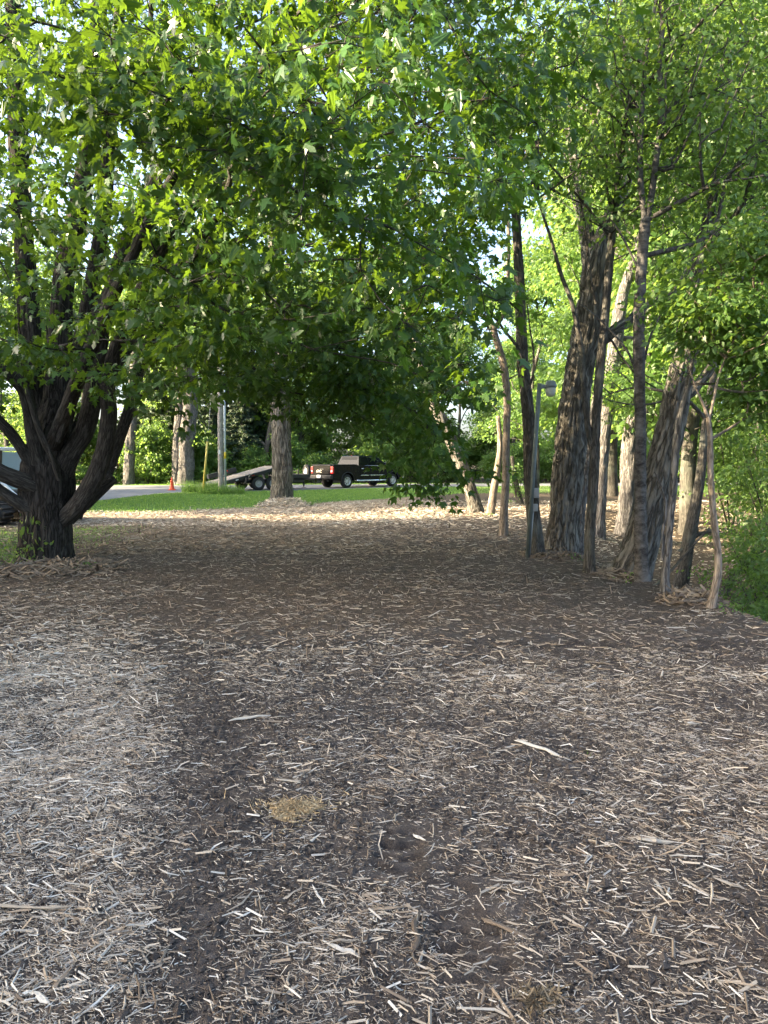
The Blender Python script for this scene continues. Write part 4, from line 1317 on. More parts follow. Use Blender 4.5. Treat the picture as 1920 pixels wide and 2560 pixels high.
make_tree('thin_trunk', 'dark brown leaning trunk left of the pale wavy sapling', 'tree', 'thin trunks on the bank', [st, b1], M['brown_bark'],
          [((5.0, Ym, 3.2), (.9, .9, .7))], 40, 34, .32, .06, M['small_leaf'], disp=(.010, 20), sides=26, ds=.05, seed=47, attach_z=2.0)
st, Yn = stem_from(1778, 1525, [(1786, 1480, 17), (1795, 1430, 17), (1794, 1370, 16), (1786, 1310, 16), (1780, 1240, 15), (1776, 1160, 15), (1775, 1090, 14), (1770, 1040, 12)], 22)
b1 = path_px([(1771, 1050, 9), (1758, 1010, 7), (1740, 970, 5), (1716, 900, 3)], Yn)
b2 = path_px([(1772, 1050, 9), (1786, 990, 7), (1800, 930, 6), (1830, 860, 4), (1868, 800, 3)], Yn)
make_tree('sapling', 'pale wavy sapling rising from the crest of the bank at far right', 'tree', 'thin trunks on the bank', [st, b1, b2], M['tan_bark'],
          [((3.95, Yn + .1, 3.05), (.75, .7, .42)), ((3.5, Yn + .2, 3.3), (.6, .6, .35)), ((4.3, Yn + .3, 2.45), (.5, .6, .4)), ((4.1, Yn, 3.9), (.8, .7, .4))], 240, 38, .36, .082, M['small_leaf'], disp=(.004, 30), sides=20, ds=.04, seed=48, attach_z=1.4, nleaf=180, flare=.7, rt=.003)
# ------------------------------------------------------------------ woods
def woods_tree(i):
    g = np.random.default_rng(700 + i)
    h = g.uniform(14, 18)
    n = 6
    st = np.array([(g.normal(0, .25) * k * .4, g.normal(0, .25) * k * .4, h * .78 * k / (n - 1), .26 * (1 - .8 * k / (n - 1))) for k in range(n)])
    st[0, :2] = 0
    blobs = []
    for k in range(g.integers(7, 10)):
        a = g.random() * 6.28; hh = g.uniform(.28, .92) * h; rr = (1 - abs(hh / h - .5)) * 3.0
        s = g.uniform(1.7, 2.9)
        blobs.append(((math.cos(a) * rr, math.sin(a) * rr, hh), (s, s, s * .75)))
    blobs.append(((0, 0, h * .93), (2, 2, 1.6)))
    return make_tree('woods_tree', 'w', 'tree', 'trees in the woods across the road', [st], M['brown_bark'], blobs, 210, 105, .95, .23, M['wood_leaf'], sides=12, ds=.6, seed=700 + i, attach_z=3, rt=.012, bal=.5, tilt=.8)


def place(o, x, y, s, rz, label, group=None, sz=1.0):
    o.location = (x, y, gz(x, y) - .05)
    o.rotation_euler = (0, 0, rz)
    o.scale = (s, s, s * sz)
    if label: o['label'] = label
    if group: o['group'] = group
    return o


PROTO = [woods_tree(i) for i in range(5)]
used = [False] * 5
def woods(x, y, s, label, group='trees in the woods across the road', k=None, sz=1.0):
    k = random.randrange(5) if k is None else k
    if used[k]: o = copy_tree(PROTO[k])
    else: o = PROTO[k]; used[k] = True
    return place(o, x, y, s, random.random() * 6.28, label, group, sz)


L1 = 'tall leafy tree in the front rank of the woods across the road'
L2 = 'tall leafy tree deep in the woods across the road'
for k in range(13):
    x = -37 + k * 6.1 + random.uniform(-1.2, 1.2)
    gap = 1.5 < x < 12
    woods(x, 60 + random.uniform(-2.5, 3.5), random.uniform(.8, .95) if gap else random.uniform(.95, 1.15), L1)
for k in range(10):
    x = -44 + k * 9.6 + random.uniform(-1.8, 1.8)
    gap = 2 < x < 15
    woods(x, 76 + random.uniform(-4, 5), 1.0 if gap else random.uniform(1.15, 1.4), L2)
L3 = 'sunlit leafy tree behind the trunks on the right-hand bank'
for x, y, s in ((9.5, 23, 1.05), (15, 29, 1.25), (10.5, 34, 1.0), (20, 34, 1.3), (14, 41, 1.15), (24, 42, 1.2), (17, 22, 1.15), (9, 44, .9), (28, 34, 1.3), (21, 27, 1.2)):
    woods(x, y, s, L3, 'trees on the far side of the bank')
L4 = 'leafy tree added out of view on the left to shade the clearing'  # unseen trees added to block the low sun, spaced to leave a lit band
for x, y, s in ((-17, 1, .7), (-20, 5.5, .66), (-19, 10.5, .56), (-23, 15, .76), (-21, 18.5, .75), (-24, -4, .9), (-15.5, 6.8, .555), (-16.5, 13.5, .58), (-17.5, 8.6, .56), (-24, 3, .7), (-24, 6.5, .7), (-24, 10, .7), (-24, 13, .7), (-28, 8, .72), (-21, 21.6, .75), (-27, 33.5, .7), (-24, 35.5, .72), (-27, 40.5, .75), (-31, 38, .8), (-30, 45, .75), (-29, 2, .75), (-29, 17, .85), (-20, -10, .9)):
    woods(x, y + .39 * x, s, L4, 'added shade trees left of the clearing')

for x, y, s in ((-20.5, 13.6, .7), (-24.5, 12.8, .75), (-19, 22.8, .72), (-23, 24.5, .75), (-20.5, 27.5, .7), (-24, 30.5, .78), (-26, 35, .8), (-24.5, 39.5, .8), (-27.5, 42.5, .85), (-29, 28, .85)):
    woods(x, y, s, L4, 'added shade trees left of the clearing')

# ------------------------------------------------------------------ spruces and big trunks left of the pole
def spruce():
    g = np.random.default_rng(81)
    e = empty('spruce_tree', (0, 0, 0), 'dark drooping spruce behind the utility pole', 'tree', 'spruces at the edge of the woods')
    tb = Tubes(); h = 13
    tb.add(np.array([(0, 0, -.2), (0.05, 0, 4), (0, .05, 9), (0, 0, h)]), [.22, .17, .09, .01], 12)
    pos = []; od = []
    z = .9
    while z < h - .4:
        nb = g.integers(5, 8); R = 3.3 * (1 - z / h) ** .75 + .2
        a0 = g.random() * 6.28
        for b in range(nb):
            if g.random() < .12: continue
            a = a0 + b * 6.283 / nb + g.normal(0, .2); L = R * g.uniform(.7, 1.1)
            t = np.linspace(0, 1, 6)
            p = np.stack([np.cos(a) * L * t, np.sin(a) * L * t, z - .38 * L * t ** 1.3 + .18 * L * t ** 4], -1)
            tb.add(p, .035 * (1 - .85 * t), 4, cap=False)
            m = int(95 * L)
            tt = g.random(m) ** .8; q = np.stack([np.interp(tt, t, p[:, k]) for k in range(3)], -1)
            side = np.array([-math.sin(a), math.cos(a), 0]) * (g.normal(0, .26, m) * (1.1 - tt))[:, None] * L * .55
            q = q + side; q[:, 2] -= np.abs(g.normal(0, .22, m)) * (.3 + np.linalg.norm(side, axis=1))
            pos.append(q); od.append(np.repeat([[math.cos(a) * .5, math.sin(a) * .5, -1.0]], m, 0))
        z += g.uniform(.32, .5)
    pos = np.vstack(pos); od = np.vstack(od)
    link('trunk', tb.mesh('trunk', M['brown_bark']), e)
    me = leaves_mesh('crown', M['needles'], pos, leaf_frames(pos, od, g, .4, .9), g.uniform(.14, .34, len(pos)), OVAL, g, (0, 0, 0), True)
    link('crown', me, e)
    return e


sp = spruce()
for i, (px, Y, s, lab) in enumerate(((540, 54.5, .8, 'dark spruce right behind the yellow guy wire guard'), (605, 53.5, .62, 'dark spruce between the utility pole and the lawn trunk'), (405, 56, .95, 'dark spruce left of the pair of big grey trunks'), (640, 57, .8, 'dark spruce behind the tilted trailer deck'), (350, 58, .85, 'dark spruce behind the single pale trunk at far left'))):
    o = sp if i == 0 else copy_tree(sp)
    place(o, (px - 960) / F * Y, Y, s, i * 1.3, lab)

for px, py, top, w0, w1, lab, sd, Yo in ((464, 1198, 430, 42, 36, 'broad pale grey trunk across the road beside the orange cone', 51, None), (441, 1182, 440, 24, 20, 'narrow trunk half behind the broad grey trunk across the road', 52, None), (322, 1206, 350, 27, 22, 'single pale trunk across the road by the mailbox', 53, None)):
    q = G(px, py); Y = 50.6
    st = path_px([(px, py, w0), (px + 3, py - 90, w0 * .9), (px + 10, py - 200, w1), (px + (top - px) * .4 + 6, py - 400, w1 * .8), (top, py - 700, w1 * .5)], Y)
    st[0][2] = 0
    make_tree('roadside_tree', lab, 'tree', 'big trunks across the road', [st], M['grey_bark'], [((st[-1][0], Y, 14), (4, 3.5, 3)), ((st[-1][0] + 1, Y, 10), (3.4, 3, 2))], 90, 80, .9, .22, M['wood_leaf'], disp=(.05, 7), sides=40, ds=.12, seed=sd, attach_z=7, flare=.3, rt=.01, capr=.6)
st, Yq = stem_from(664, 1208, [(664, 1150, 13), (668, 1110, 12), (674, 1070, 9), (690, 1000, 6)], 16)
b1 = path_px([(667, 1118, 8), (650, 1102, 6), (630, 1096, 4), (612, 1100, 3)], Yq); b2 = path_px([(667, 1112, 7), (690, 1092, 5), (715, 1080, 3)], Yq)
make_tree('bare_tree', 'small pale bare branched tree behind the trailer', 'tree', None, [st, b1, b2], M['tan_bark'], sides=12, ds=.2, seed=54, npts=30, blobs=[((st[-1][0], Yq, 6), (1.6, 1.5, 1.4))], per=50, spread=.6, lsize=.16, leafmat=M['wood_leaf'], attach_z=2.5)

# ------------------------------------------------------------------ shrubs
def shrub(i, h, rxy, npts, per, spread, ls, mat, single=True, half=OVAL, nleaf=0):
    g = np.random.default_rng(900 + i)
    stems = []
    for k in range(5):
        a = k * 1.26 + g.random(); 
        stems.append(np.array([(0, 0, 0, .018), (math.cos(a) * rxy * .25, math.sin(a) * rxy * .25, h * .4, .014), (math.cos(a) * rxy * .6, math.sin(a) * rxy * .6, h * .8, .006)]))
    blobs = [((0, 0, h * .5), (rxy, rxy, h * .48)), ((g.normal(0, rxy * .3), g.normal(0, rxy * .3), h * .8), (rxy * .6, rxy * .6, h * .3))]
    return make_tree('shrub', 's', 'shrub', None, stems, M['brown_bark'], blobs, npts, per, spread, ls, mat, half, single, sides=6, ds=.2, seed=900 + i, attach_z=.12, flare=0, rt=.0025, tilt=.8, shell=.6)


SH = [shrub(0, 2.6, 1.5, 90, 60, .42, .17, M['wood_leaf']), shrub(1, 1.8, 1.4, 80, 60, .4, .15, M['shrub_leaf']), shrub(2, 3.6, 1.7, 110, 60, .5, .18, M['wood_leaf'])]
su = [False] * 3
def put_shrub(k, x, y, s, label, group, sz=1.0):
    if su[k]: o = copy_tree(SH[k])
    else: o = SH[k]; su[k] = True
    return place(o, x, y, s, random.random() * 6.28, label, group, sz)


for k in range(34):
    x = -34 + k * 2.1 + random.uniform(-.7, .7)
    lim = float(np.interp(x, [p[0] for p in ROAD_FAR[::-1]], [p[1] for p in ROAD_FAR[::-1]]))
    put_shrub(random.choice((0, 1, 2, 2)), x, lim + 3.0 + random.uniform(-.6, 1.6), random.uniform(.75, 1.25), 'leafy shrub along the far verge of the road at the edge of the woods', 'shrubs along the far verge')
for k in range(22):
    x = -36 + k * 3.4 + random.uniform(-1, 1)
    put_shrub(2, x, 66 + random.uniform(-2, 2), random.uniform(1.2, 1.7), 'tall shadowy shrub under the trees deep in the woods', 'undergrowth in the woods')

# the tangle down the bank: finer leaves because it stands close
NS = [shrub(10, 1.7, 1.0, 85, 36, .3, .075, M['shrub_leaf'], False, DIAM), shrub(11, 2.6, 1.2, 105, 34, .34, .08, M['shrub_leaf'], False, DIAM), shrub(12, 1.1, .9, 90, 40, .24, .07, M['small_leaf'], False, DIAM)]
nu = [False] * 3
LT = 'leafy green shrub in the tangle down the right-hand bank'
for k, x, y, s in ((1, 5.7, 8.9, .95), (0, 5.3, 7.6, .8), (1, 6.4, 10.2, 1.0), (1, 6.9, 8.2, 1.1), (0, 5.9, 7.9, .9), (1, 7.2, 11, 1.1), (0, 6.4, 12, 1.0), (1, 7.8, 12.9, 1.2), (1, 9.0, 11, 1.4), (0, 7.6, 14.6, 1.1), (1, 9.8, 14.2, 1.4), (1, 9.2, 17, 1.4), (1, 11.6, 16.8, 1.7), (1, 11.2, 20.4, 1.5), (1, 13.6, 20.6, 1.8), (0, 5.3, 6.9, .7), (1, 7.8, 9.6, 1.1), (1, 11, 23.4, 1.5), (1, 13.6, 25, 1.8), (2, 5.4, 8.3, .8), (2, 6.2, 9.4, .9), (2, 5.0, 10.9, .55), (2, 4.35, 8.1, .4), (2, 4.9, 9.4, .5)):
    if nu[k]: o = copy_tree(NS[k])
    else: o = NS[k]; nu[k] = True
    place(o, x, y, s, random.random() * 6.28, LT, 'shrubs in the tangle down the bank')

# low weeds
def weed(i, h, r, n, ls, mat):
    g = np.random.default_rng(950 + i)
    e = empty('weed', (0, 0, 0), 'w', 'weed')
    p = np.stack([g.normal(0, r * .5, n), g.normal(0, r * .5, n), h * g.random(n) ** 1.2 + .02], -1)
    p[:, 2] *= np.exp(-(p[:, 0] ** 2 + p[:, 1] ** 2) / r ** 2 * .7)
    od = p / (np.linalg.norm(p, axis=1)[:, None] + 1e-6); od[:, 2] = .1
    link('leaves', leaves_mesh('leaves', mat, p, leaf_frames(p, od, g, .2, .6), g.uniform(.6, 1.3, n) * ls, OVAL, g, (0, 0, 0), False), e)
    tb = Tubes()
    for k in range(9):
        q = p[g.integers(n)]
        tb.add(np.array([(q[0] * .2, q[1] * .2, -.02), (q[0] * .6, q[1] * .6, q[2] * .6), q]), [.004, .003, .002], 4)
    link('stems', tb.mesh('stems', M['brown_bark']), e)
    return e


WD = [weed(0, .45, .3, 130, .07, M['shrub_leaf']), weed(1, .16, .22, 70, .06, M['shrub_leaf'])]
wu = [False] * 2
def put_weed(k, px, py, s, label, dy=0.0, sz=1.0):
    q = G(px, py)
    if wu[k]: o = copy_tree(WD[k])
    else: o = WD[k]; wu[k] = True
    return place(o, q[0], q[1] + dy, s, random.random() * 6, label, None, sz)


put_weed(0, 84, 1412, 1.0, 'leafy creeper climbing the foot of the big maple trunk', -.1, 1.9)
put_weed(0, 35, 1420, .9, 'dark green weed left of the maple trunk at the picture edge', 0)
put_weed(1, 215, 1424, 1.1, 'low weed right of the maple trunk foot')
put_weed(0, 8, 1398, .8, 'green weed at the left picture edge behind the maple foot')
put_weed(1, 1585, 1448, 1.0, 'low weed at the foot of the dark ringed trunk')
put_weed(1, 1436, 1398, .9, 'small weed at the foot of the thick furrowed willow')
put_weed(1, 1222, 1290, .9, 'weed at the foot of the leaning trunk')
put_weed(1, 1362, 1925, .32, 'tiny green seedling left of the long pale stick')
put_weed(1, 1485, 1880, .36, 'tiny green seedling right of the long pale stick')
put_weed(1, 1830, 1530, .8, 'pale weed on the crest right of the wavy sapling')
put_weed(0, 462, 1203, 3.2, 'tall leafy weeds at the foot of the broad grey trunk across the road')

# tall grass round the pole
def tuft(px, py, r, n, h, label):
    q = G(px, py)
    def smp(m):
        a = rng.random(m) * 6.283; rr = r * np.sqrt(rng.random(m))
        return q[0] + np.cos(a) * rr * 1.6, q[1] + np.sin(a) * rr * .8
    return tag(link('grass_tuft', blades('grass_tuft', n, smp, h * .35, h, .012)), label, 'grass tuft', None)


tuft(512, 1231, .75, 1500, .75, 'tall uncut grass round the foot of the yellow guy guard')
tuft(556, 1235, .7, 1300, .55, 'tall uncut grass round the foot of the utility pole')
tuft(745, 1266, .35, 350, .35, 'short grass tuft right of the lawn trunk foot')

# heaps of dry strands
def heap(px, py, rx, ry, hgt, n, L, label, name='mulch_heap', rlo=.2, rhi=.9):
    q = G(px, py)
    e = empty(name, (q[0], q[1], gz(q[0], q[1])), label, 'mulch heap')
    a = rng.random(n) * 6.283; rr = np.sqrt(rng.random(n))
    x = np.cos(a) * rr * rx; y = np.sin(a) * rr * ry
    z = H(q[0] + x, q[1] + y) - gz(q[0], q[1]) + hgt * (1 - rr ** 2) * (.55 + .45 * rng.random(n))
    yaw = rng.random(n) * 6.283; pit = rng.normal(0, .3, n)
    d = np.stack([np.cos(yaw) * np.cos(pit), np.sin(yaw) * np.cos(pit), np.sin(pit)], -1); s = np.stack([-np.sin(yaw), np.cos(yaw), 0 * yaw], -1); u = np.cross(d, s)
    u *= np.sign(u[:, 2] + 1e-9)[:, None]
    l = L * rng.uniform(.4, 1.4, n); wd = l * rng.uniform(.02, .06, n) + .002
    c = np.stack([x, y, z], -1); V = np.zeros((n, 9, 3)); bend = rng.normal(0, .12, n) * l
    for k, tt in enumerate((-.5, 0, .5)):
        cc = c + d * (tt * l)[:, None] + s * (bend * (1 - 4 * tt * tt))[:, None]
        for q_, (aa, b) in enumerate(((-1, -.3), (0, .7), (1, -.3))):
            V[:, k * 3 + q_] = cc + s * (aa * wd)[:, None] + u * (b * wd)[:, None]
    Q = np.array([[0, 3, 4, 1], [1, 4, 5, 2], [3, 6, 7, 4], [4, 7, 8, 5]])
    me = np_mesh('strands', V.reshape(-1, 3), [(Q[None] + (np.arange(n) * 9)[:, None, None]).reshape(-1, 4)], M['chip'], False, None, {'rnd': np.repeat(rng.uniform(rlo, rhi, n), 4)})
    link('strands', me, e, 'stuff')
    m, k = 6, 20
    V = np.array([(math.cos(6.283 * b / k) * rx * r_ / m * (1 + .1 * math.sin(3 * b)), math.sin(6.283 * b / k) * ry * r_ / m, gz(q[0] + math.cos(6.283 * b / k) * rx * r_ / m, q[1] + math.sin(6.283 * b / k) * ry * r_ / m) - gz(q[0], q[1]) + hgt * .75 * (1 - (r_ / m) ** 2) - .012) for r_ in range(m + 1) for b in range(k)])
    i = (np.arange(m)[:, None] * k + np.arange(k)[None]).ravel(); j = (np.arange(m)[:, None] * k + (np.arange(k)[None] + 1) % k).ravel()
    link('mound', np_mesh('mound', V, [np.stack([i, j, j + k, i + k], -1)], M['heap_soil'], True), e)
    return e


M['heap_soil'] = mat_plain('heap_soil', (0.13, 0.10, 0.07), .95, 0, .4, 25, .1, bump=.02)
heap(712, 1266, 1.0, .9, .3, 1500, .28, 'raised ring of pale straw mulch round the lawn trunk', rlo=.4, rhi=.9)
heap(130, 1425, 1.1, .7, .12, 700, .24, 'loose mulch and twigs heaped round the foot of the big maple', rlo=.0, rhi=.42)
heap(1385, 1392, .55, .5, .10, 420, .22, 'tangle of roots and shreds between the lamp post and the willow', rlo=.0, rhi=.3)
heap(1555, 1440, .35, .4, .10, 220, .18, 'shreds piled left of the dark ringed trunk', rlo=.0, rhi=.45)
heap(1730, 1500, .4, .35, .12, 300, .2, 'dry shreds along the crest left of the pale wavy sapling', rlo=.0, rhi=.42)

# dead branches
def dead_branch(stems, label):
    b = np.array(stems[0][0][:3])
    tb = Tubes()
    for s_ in stems:
        q = smooth_path(np.asarray(s_), .06); tb.add(q[:, :3] , q[:, 3], 14, (.005, 26), 7)
    o = link('dead_branch', tb.mesh('dead_branch', M['brown_bark'], b)); o.location = b
    return tag(o, label, 'dead branch')


q = G(1806, 1500)
dead_branch([path_px([(1806, 1490, 22), (1835, 1440, 20), (1870, 1405, 18), (1905, 1372, 16), (1950, 1335, 14), (2020, 1290, 10)], q[1] + .5), path_px([(1862, 1412, 14), (1880, 1380, 11), (1900, 1350, 9), (1925, 1320, 6)], q[1] + .5)], 'dark forked dead branch slanting up at the right edge')
q = G(1640, 1470)
dead_branch([path_px([(1632, 1466, 6), (1665, 1440, 6), (1700, 1400, 6), (1740, 1355, 5), (1775, 1320, 3)], q[1] + .2)], 'thin bare stick leaning across the foot of the thin split trunk')

# grey stone by the maple
bm = bmesh.new(); bmesh.ops.create_icosphere(bm, subdivisions=3, radius=1)
for v in bm.verts:
    k = 1 + .25 * (float(vnoise(np.array([v.co * 1.6])[0] + 3, 5)) - .5) * 2
    v.co = Vector((v.co.x * .16, v.co.y * .10, v.co.z * .07)) * k
for f in bm.faces: f.smooth = True
me = bpy.data.meshes.new('stone'); bm.to_mesh(me); bm.free(); me.materials.append(M['stone'])
o = link('stone', me); q = G(66, 1417); o.location = (q[0], q[1] - .15, gz(q[0], q[1]) + .03); tag(o, 'small pale grey stone at the foot of the maple trunk', 'stone')
# ================================================================== OBJECTS
PI = math.pi
M['alloy_dull'] = mat_plain('alloy_dull', (0.36, 0.36, 0.37), 0.45, 0.3, 0.15)
# ------------------------------------------------------------------ lamp post
def lamp_post():
    q = G(1316, 1396); Y = q[1]
    foot = np.array([q[0], q[1], gz(q[0], q[1])])
    top = P(1349, 958, Y - .40)
    e = empty('lamp_post', foot, 'leaning green grey lamp post with a jar shaped lamp at the bank', 'lamp post')
    t = Vector(top - foot)
    r = .034
    b = B(); b.tube([(0, 0, -.25), t], r, 14); b.obj('pole', M['post_green'], e)
    d = t.normalized()
    for f in (.055, .33, .365):
        c = t * f; B().tube([c - d * .018, c + d * .018], r + .008, 14).obj('strap', M['black_trim'], e)
    # arm and lamp
    a = t + Vector((0.01, 0, -.05))
    b = B(); b.box(a + Vector((.055, 0, 0)), (.11, .055, .065), bev=.012, seg=2); b.obj('arm', M['lamp_grey'], e)
    hc = a + Vector((.165, 0, 0)); k_ = .72
    sc7 = lambda pr: [(r_ * k_, h_ * k_) for r_, h_ in pr]
    B().lathe(sc7([(.0, .13), (.05, .128), (.085, .112), (.105, .085), (.115, .05), (.128, .04), (.132, .02), (.132, -.02), (.12, -.03)]), loc=hc, n=32).obj('lamp_hood', M['lamp_grey'], e)
    B().lathe(sc7([(.112, -.03), (.112, -.06), (.108, -.12), (.099, -.17), (.082, -.20), (.05, -.217), (.0, -.222)]), loc=hc, n=32).obj('lamp_shade', M['lamp_glass'], e)
    # boxes strapped to the pole
    for f, w_, h_ in ((.385, .085, .16), (.30, .08, .12)):
        c = t * f + Vector((.078, -.01, 0))
        bx = B(); bx.box(c, (w_, .06, h_), bev=.008, seg=2); o = bx.obj('outlet_box', M['outlet'], e)
        B().box(c + Vector((0, -.033, 0)), (w_ * .7, .012, h_ * .75), bev=.004).obj('cover', M['outlet'], o)
    B().tube([t * .02 + Vector((.05, -.01, 0)), t * .29 + Vector((.055, -.01, 0))], .011, 8).obj('conduit', M['outlet'], e)


lamp_post()

# ------------------------------------------------------------------ utility pole and guy wire
q = G(553, 1233); Y = q[1]
e = empty('utility_pole', (q[0], q[1], 0), 'weathered wooden utility pole with a pale conduit and yellow band', 'utility pole')
tb = Tubes(); pp = np.array([(0, 0, -.3), (0, 0, 2), (.01, 0, 5), (.02, 0, 9.5)]); tb.add(smooth_path(np.c_[pp, [.14, .137, .125, .11]], .4)[:, :3], smooth_path(np.c_[pp, [.14, .137, .125, .11]], .4)[:, 3], 24)
link('pole', tb.mesh('pole', M['pole_wood']), e)
b = B(); b.tube([(.235, -.06, -.1), (.235, -.06, 6.4)], .055, 14); cd = b.obj('conduit', M['conduit'], e)
for z in (.9, 3.2, 4.4): B().box((.18, -.05, z), (.22, .1, .05), bev=.008).obj('bracket', M['steel_wire'], e)
B().lathe([(.0585, 1.72), (.0585, 2.06)], loc=(.235, -.06, 0), n=16).obj('yellow_band', M['yellow'], e)
B().box((-.03, -.145, 2.05), (.09, .012, .22), bev=.003).obj('tag_plate', M['white_steel'], e)

gq = G(508, 1232)
e = empty('guy_wire', (gq[0], gq[1], 0), 'steel guy wire with a yellow plastic guard left of the utility pole', 'guy wire')
d = Vector(P(535, 900, Y)) - Vector((gq[0], gq[1], 0)); d.normalize()
B().tube([(0, 0, -.1), d * 6.4], .014, 6).obj('wire', M['steel_wire'], e)
b = B(); b.tube([d * .12, d * 2.62], [.062, .05], 12); b.obj('guard', M['yellow_guard'], e)

# ------------------------------------------------------------------ traffic cones
def cone(loc, label, first=None):
    if first: o = copy_tree(first)
    else:
        o = empty('traffic_cone', (0, 0, 0), label, 'traffic cone', 'orange traffic cones on the road')
        B().box((0, 0, .02), (.37, .37, .04), bev=.012, seg=2).obj('base_plate', M['cone_orange'], o)
        B().lathe([(.155, .04), (.14, .06), (.105, .25), (.06, .55), (.035, .69), (.028, .71), (.02, .71)], n=28).obj('body', M['cone_orange'], o)
    o.location = loc; o['label'] = label
    return o


q = G(430, 1226)
c0 = cone((q[0], q[1], .012), 'orange traffic cone alone on the asphalt left of the pole')
cone(((930 - 960) / F * 50.3, 50.3, .012), 'orange traffic cone seen under the black pickup truck', c0)

# ------------------------------------------------------------------ mailbox
q = G(290, 1209); Y = min(q[1], 51.0); X = (290 - 960) / F * Y
e = empty('mailbox', (X, Y, 0), 'black mailbox on a thin post at the far roadside', 'mailbox')
B().box((0, 0, .55), (.09, .09, 1.16), bev=.01).obj('post', M['black_trim'], e)
b = B(); pr = [(-.16, 1.13), (.16, 1.13), (.16, 1.32)] + [(.16 * math.cos(t), 1.32 + .15 * math.sin(t)) for t in np.linspace(.2, PI - .2, 9)] + [(-.16, 1.32)]
b.prism(pr, -.27, .27); bo = b.obj('box', M['black_trim'], e); 
b = B(); pr2 = [(x * .93, 1.14 + (z - 1.13) * .93) for x, z in pr]; b.prism(pr2, -.292, -.272); dr = b.obj('door', M['white_steel'], e)
for i, z in enumerate((1.20, 1.26, 1.32)): B().box((-.163, -.1 + i * .02, z), (.006, .2, .03)).obj('nameplate', M['white_steel'], bo)
B().box((.168, .1, 1.36), (.012, .05, .2), bev=.002).obj('flag', M['red_lens'], e)

# ------------------------------------------------------------------ wheels
def wheel(parent, loc, R, W, side, rimmat, spokes=8, dual=False, name='wheel', rr=.62):
    """side: +1 outer face towards +y"""
    o = link(name, bpy.data.meshes.new('axle_stub'), parent); o.location = loc
    # hub geometry belongs to the wheel itself
    b = B(); b.lathe([(.0, side * W * .40), (R * .13, side * W * .40), (R * .16, side * W * .34), (R * .16, -side * W * .2), (0, -side * W * .2)], 'Y', n=18); me = b.mesh('hub', rimmat); o.data = me
    b = B(); h = W / 2
    b.lathe([(R * rr, -h * .92), (R * .86, -h), (R * .96, -h * .8), (R, -h * .55), (R, h * .55), (R * .96, h * .8), (R * .86, h), (R * rr, h * .92), (R * rr * .98, h * .3), (R * rr * .98, -h * .3), (R * rr, -h * .92)], 'Y', n=36, cap=False)
    for k in range(32):
        t = 2 * PI * k / 32
        for sgn in (-1, 1):
            b.box((math.cos(t) * R, sgn * h * .34, math.sin(t) * R), (.022, h * .5, .045), rot=(0, -t, .0), bev=0)
    b.obj('tyre', M['tyre'], o)
    b = B(); y = side * h * .62
    b.lathe([(R * rr * 1.0, side * h * .90), (R * rr * .93, side * h * .92), (R * rr * .87, side * h * .55), (R * rr * .85, -side * h * .2)], 'Y', n=36, cap=False)
    for k in range(spokes):
        t = 2 * PI * k / spokes
        m = R * rr * .5
        b.box((math.cos(t) * m, y, math.sin(t) * m), (R * rr * .82, h * .22, R * .105), rot=(0, -t, 0), bev=.006)
    if dual:   # disc wheel with lug nuts
        b.lathe([(0, side * h * .35), (R * rr * .55, side * h * .35), (R * rr * .75, side * h * .6), (R * rr * .88, side * h * .45)], 'Y', n=30)
    b.obj('rim', rimmat, o)
    B().lathe([(0, -side * h * .15), (R * rr * .9, -side * h * .15)], 'Y', n=24).obj('brake_disc', M['black_trim'], o)
    return o


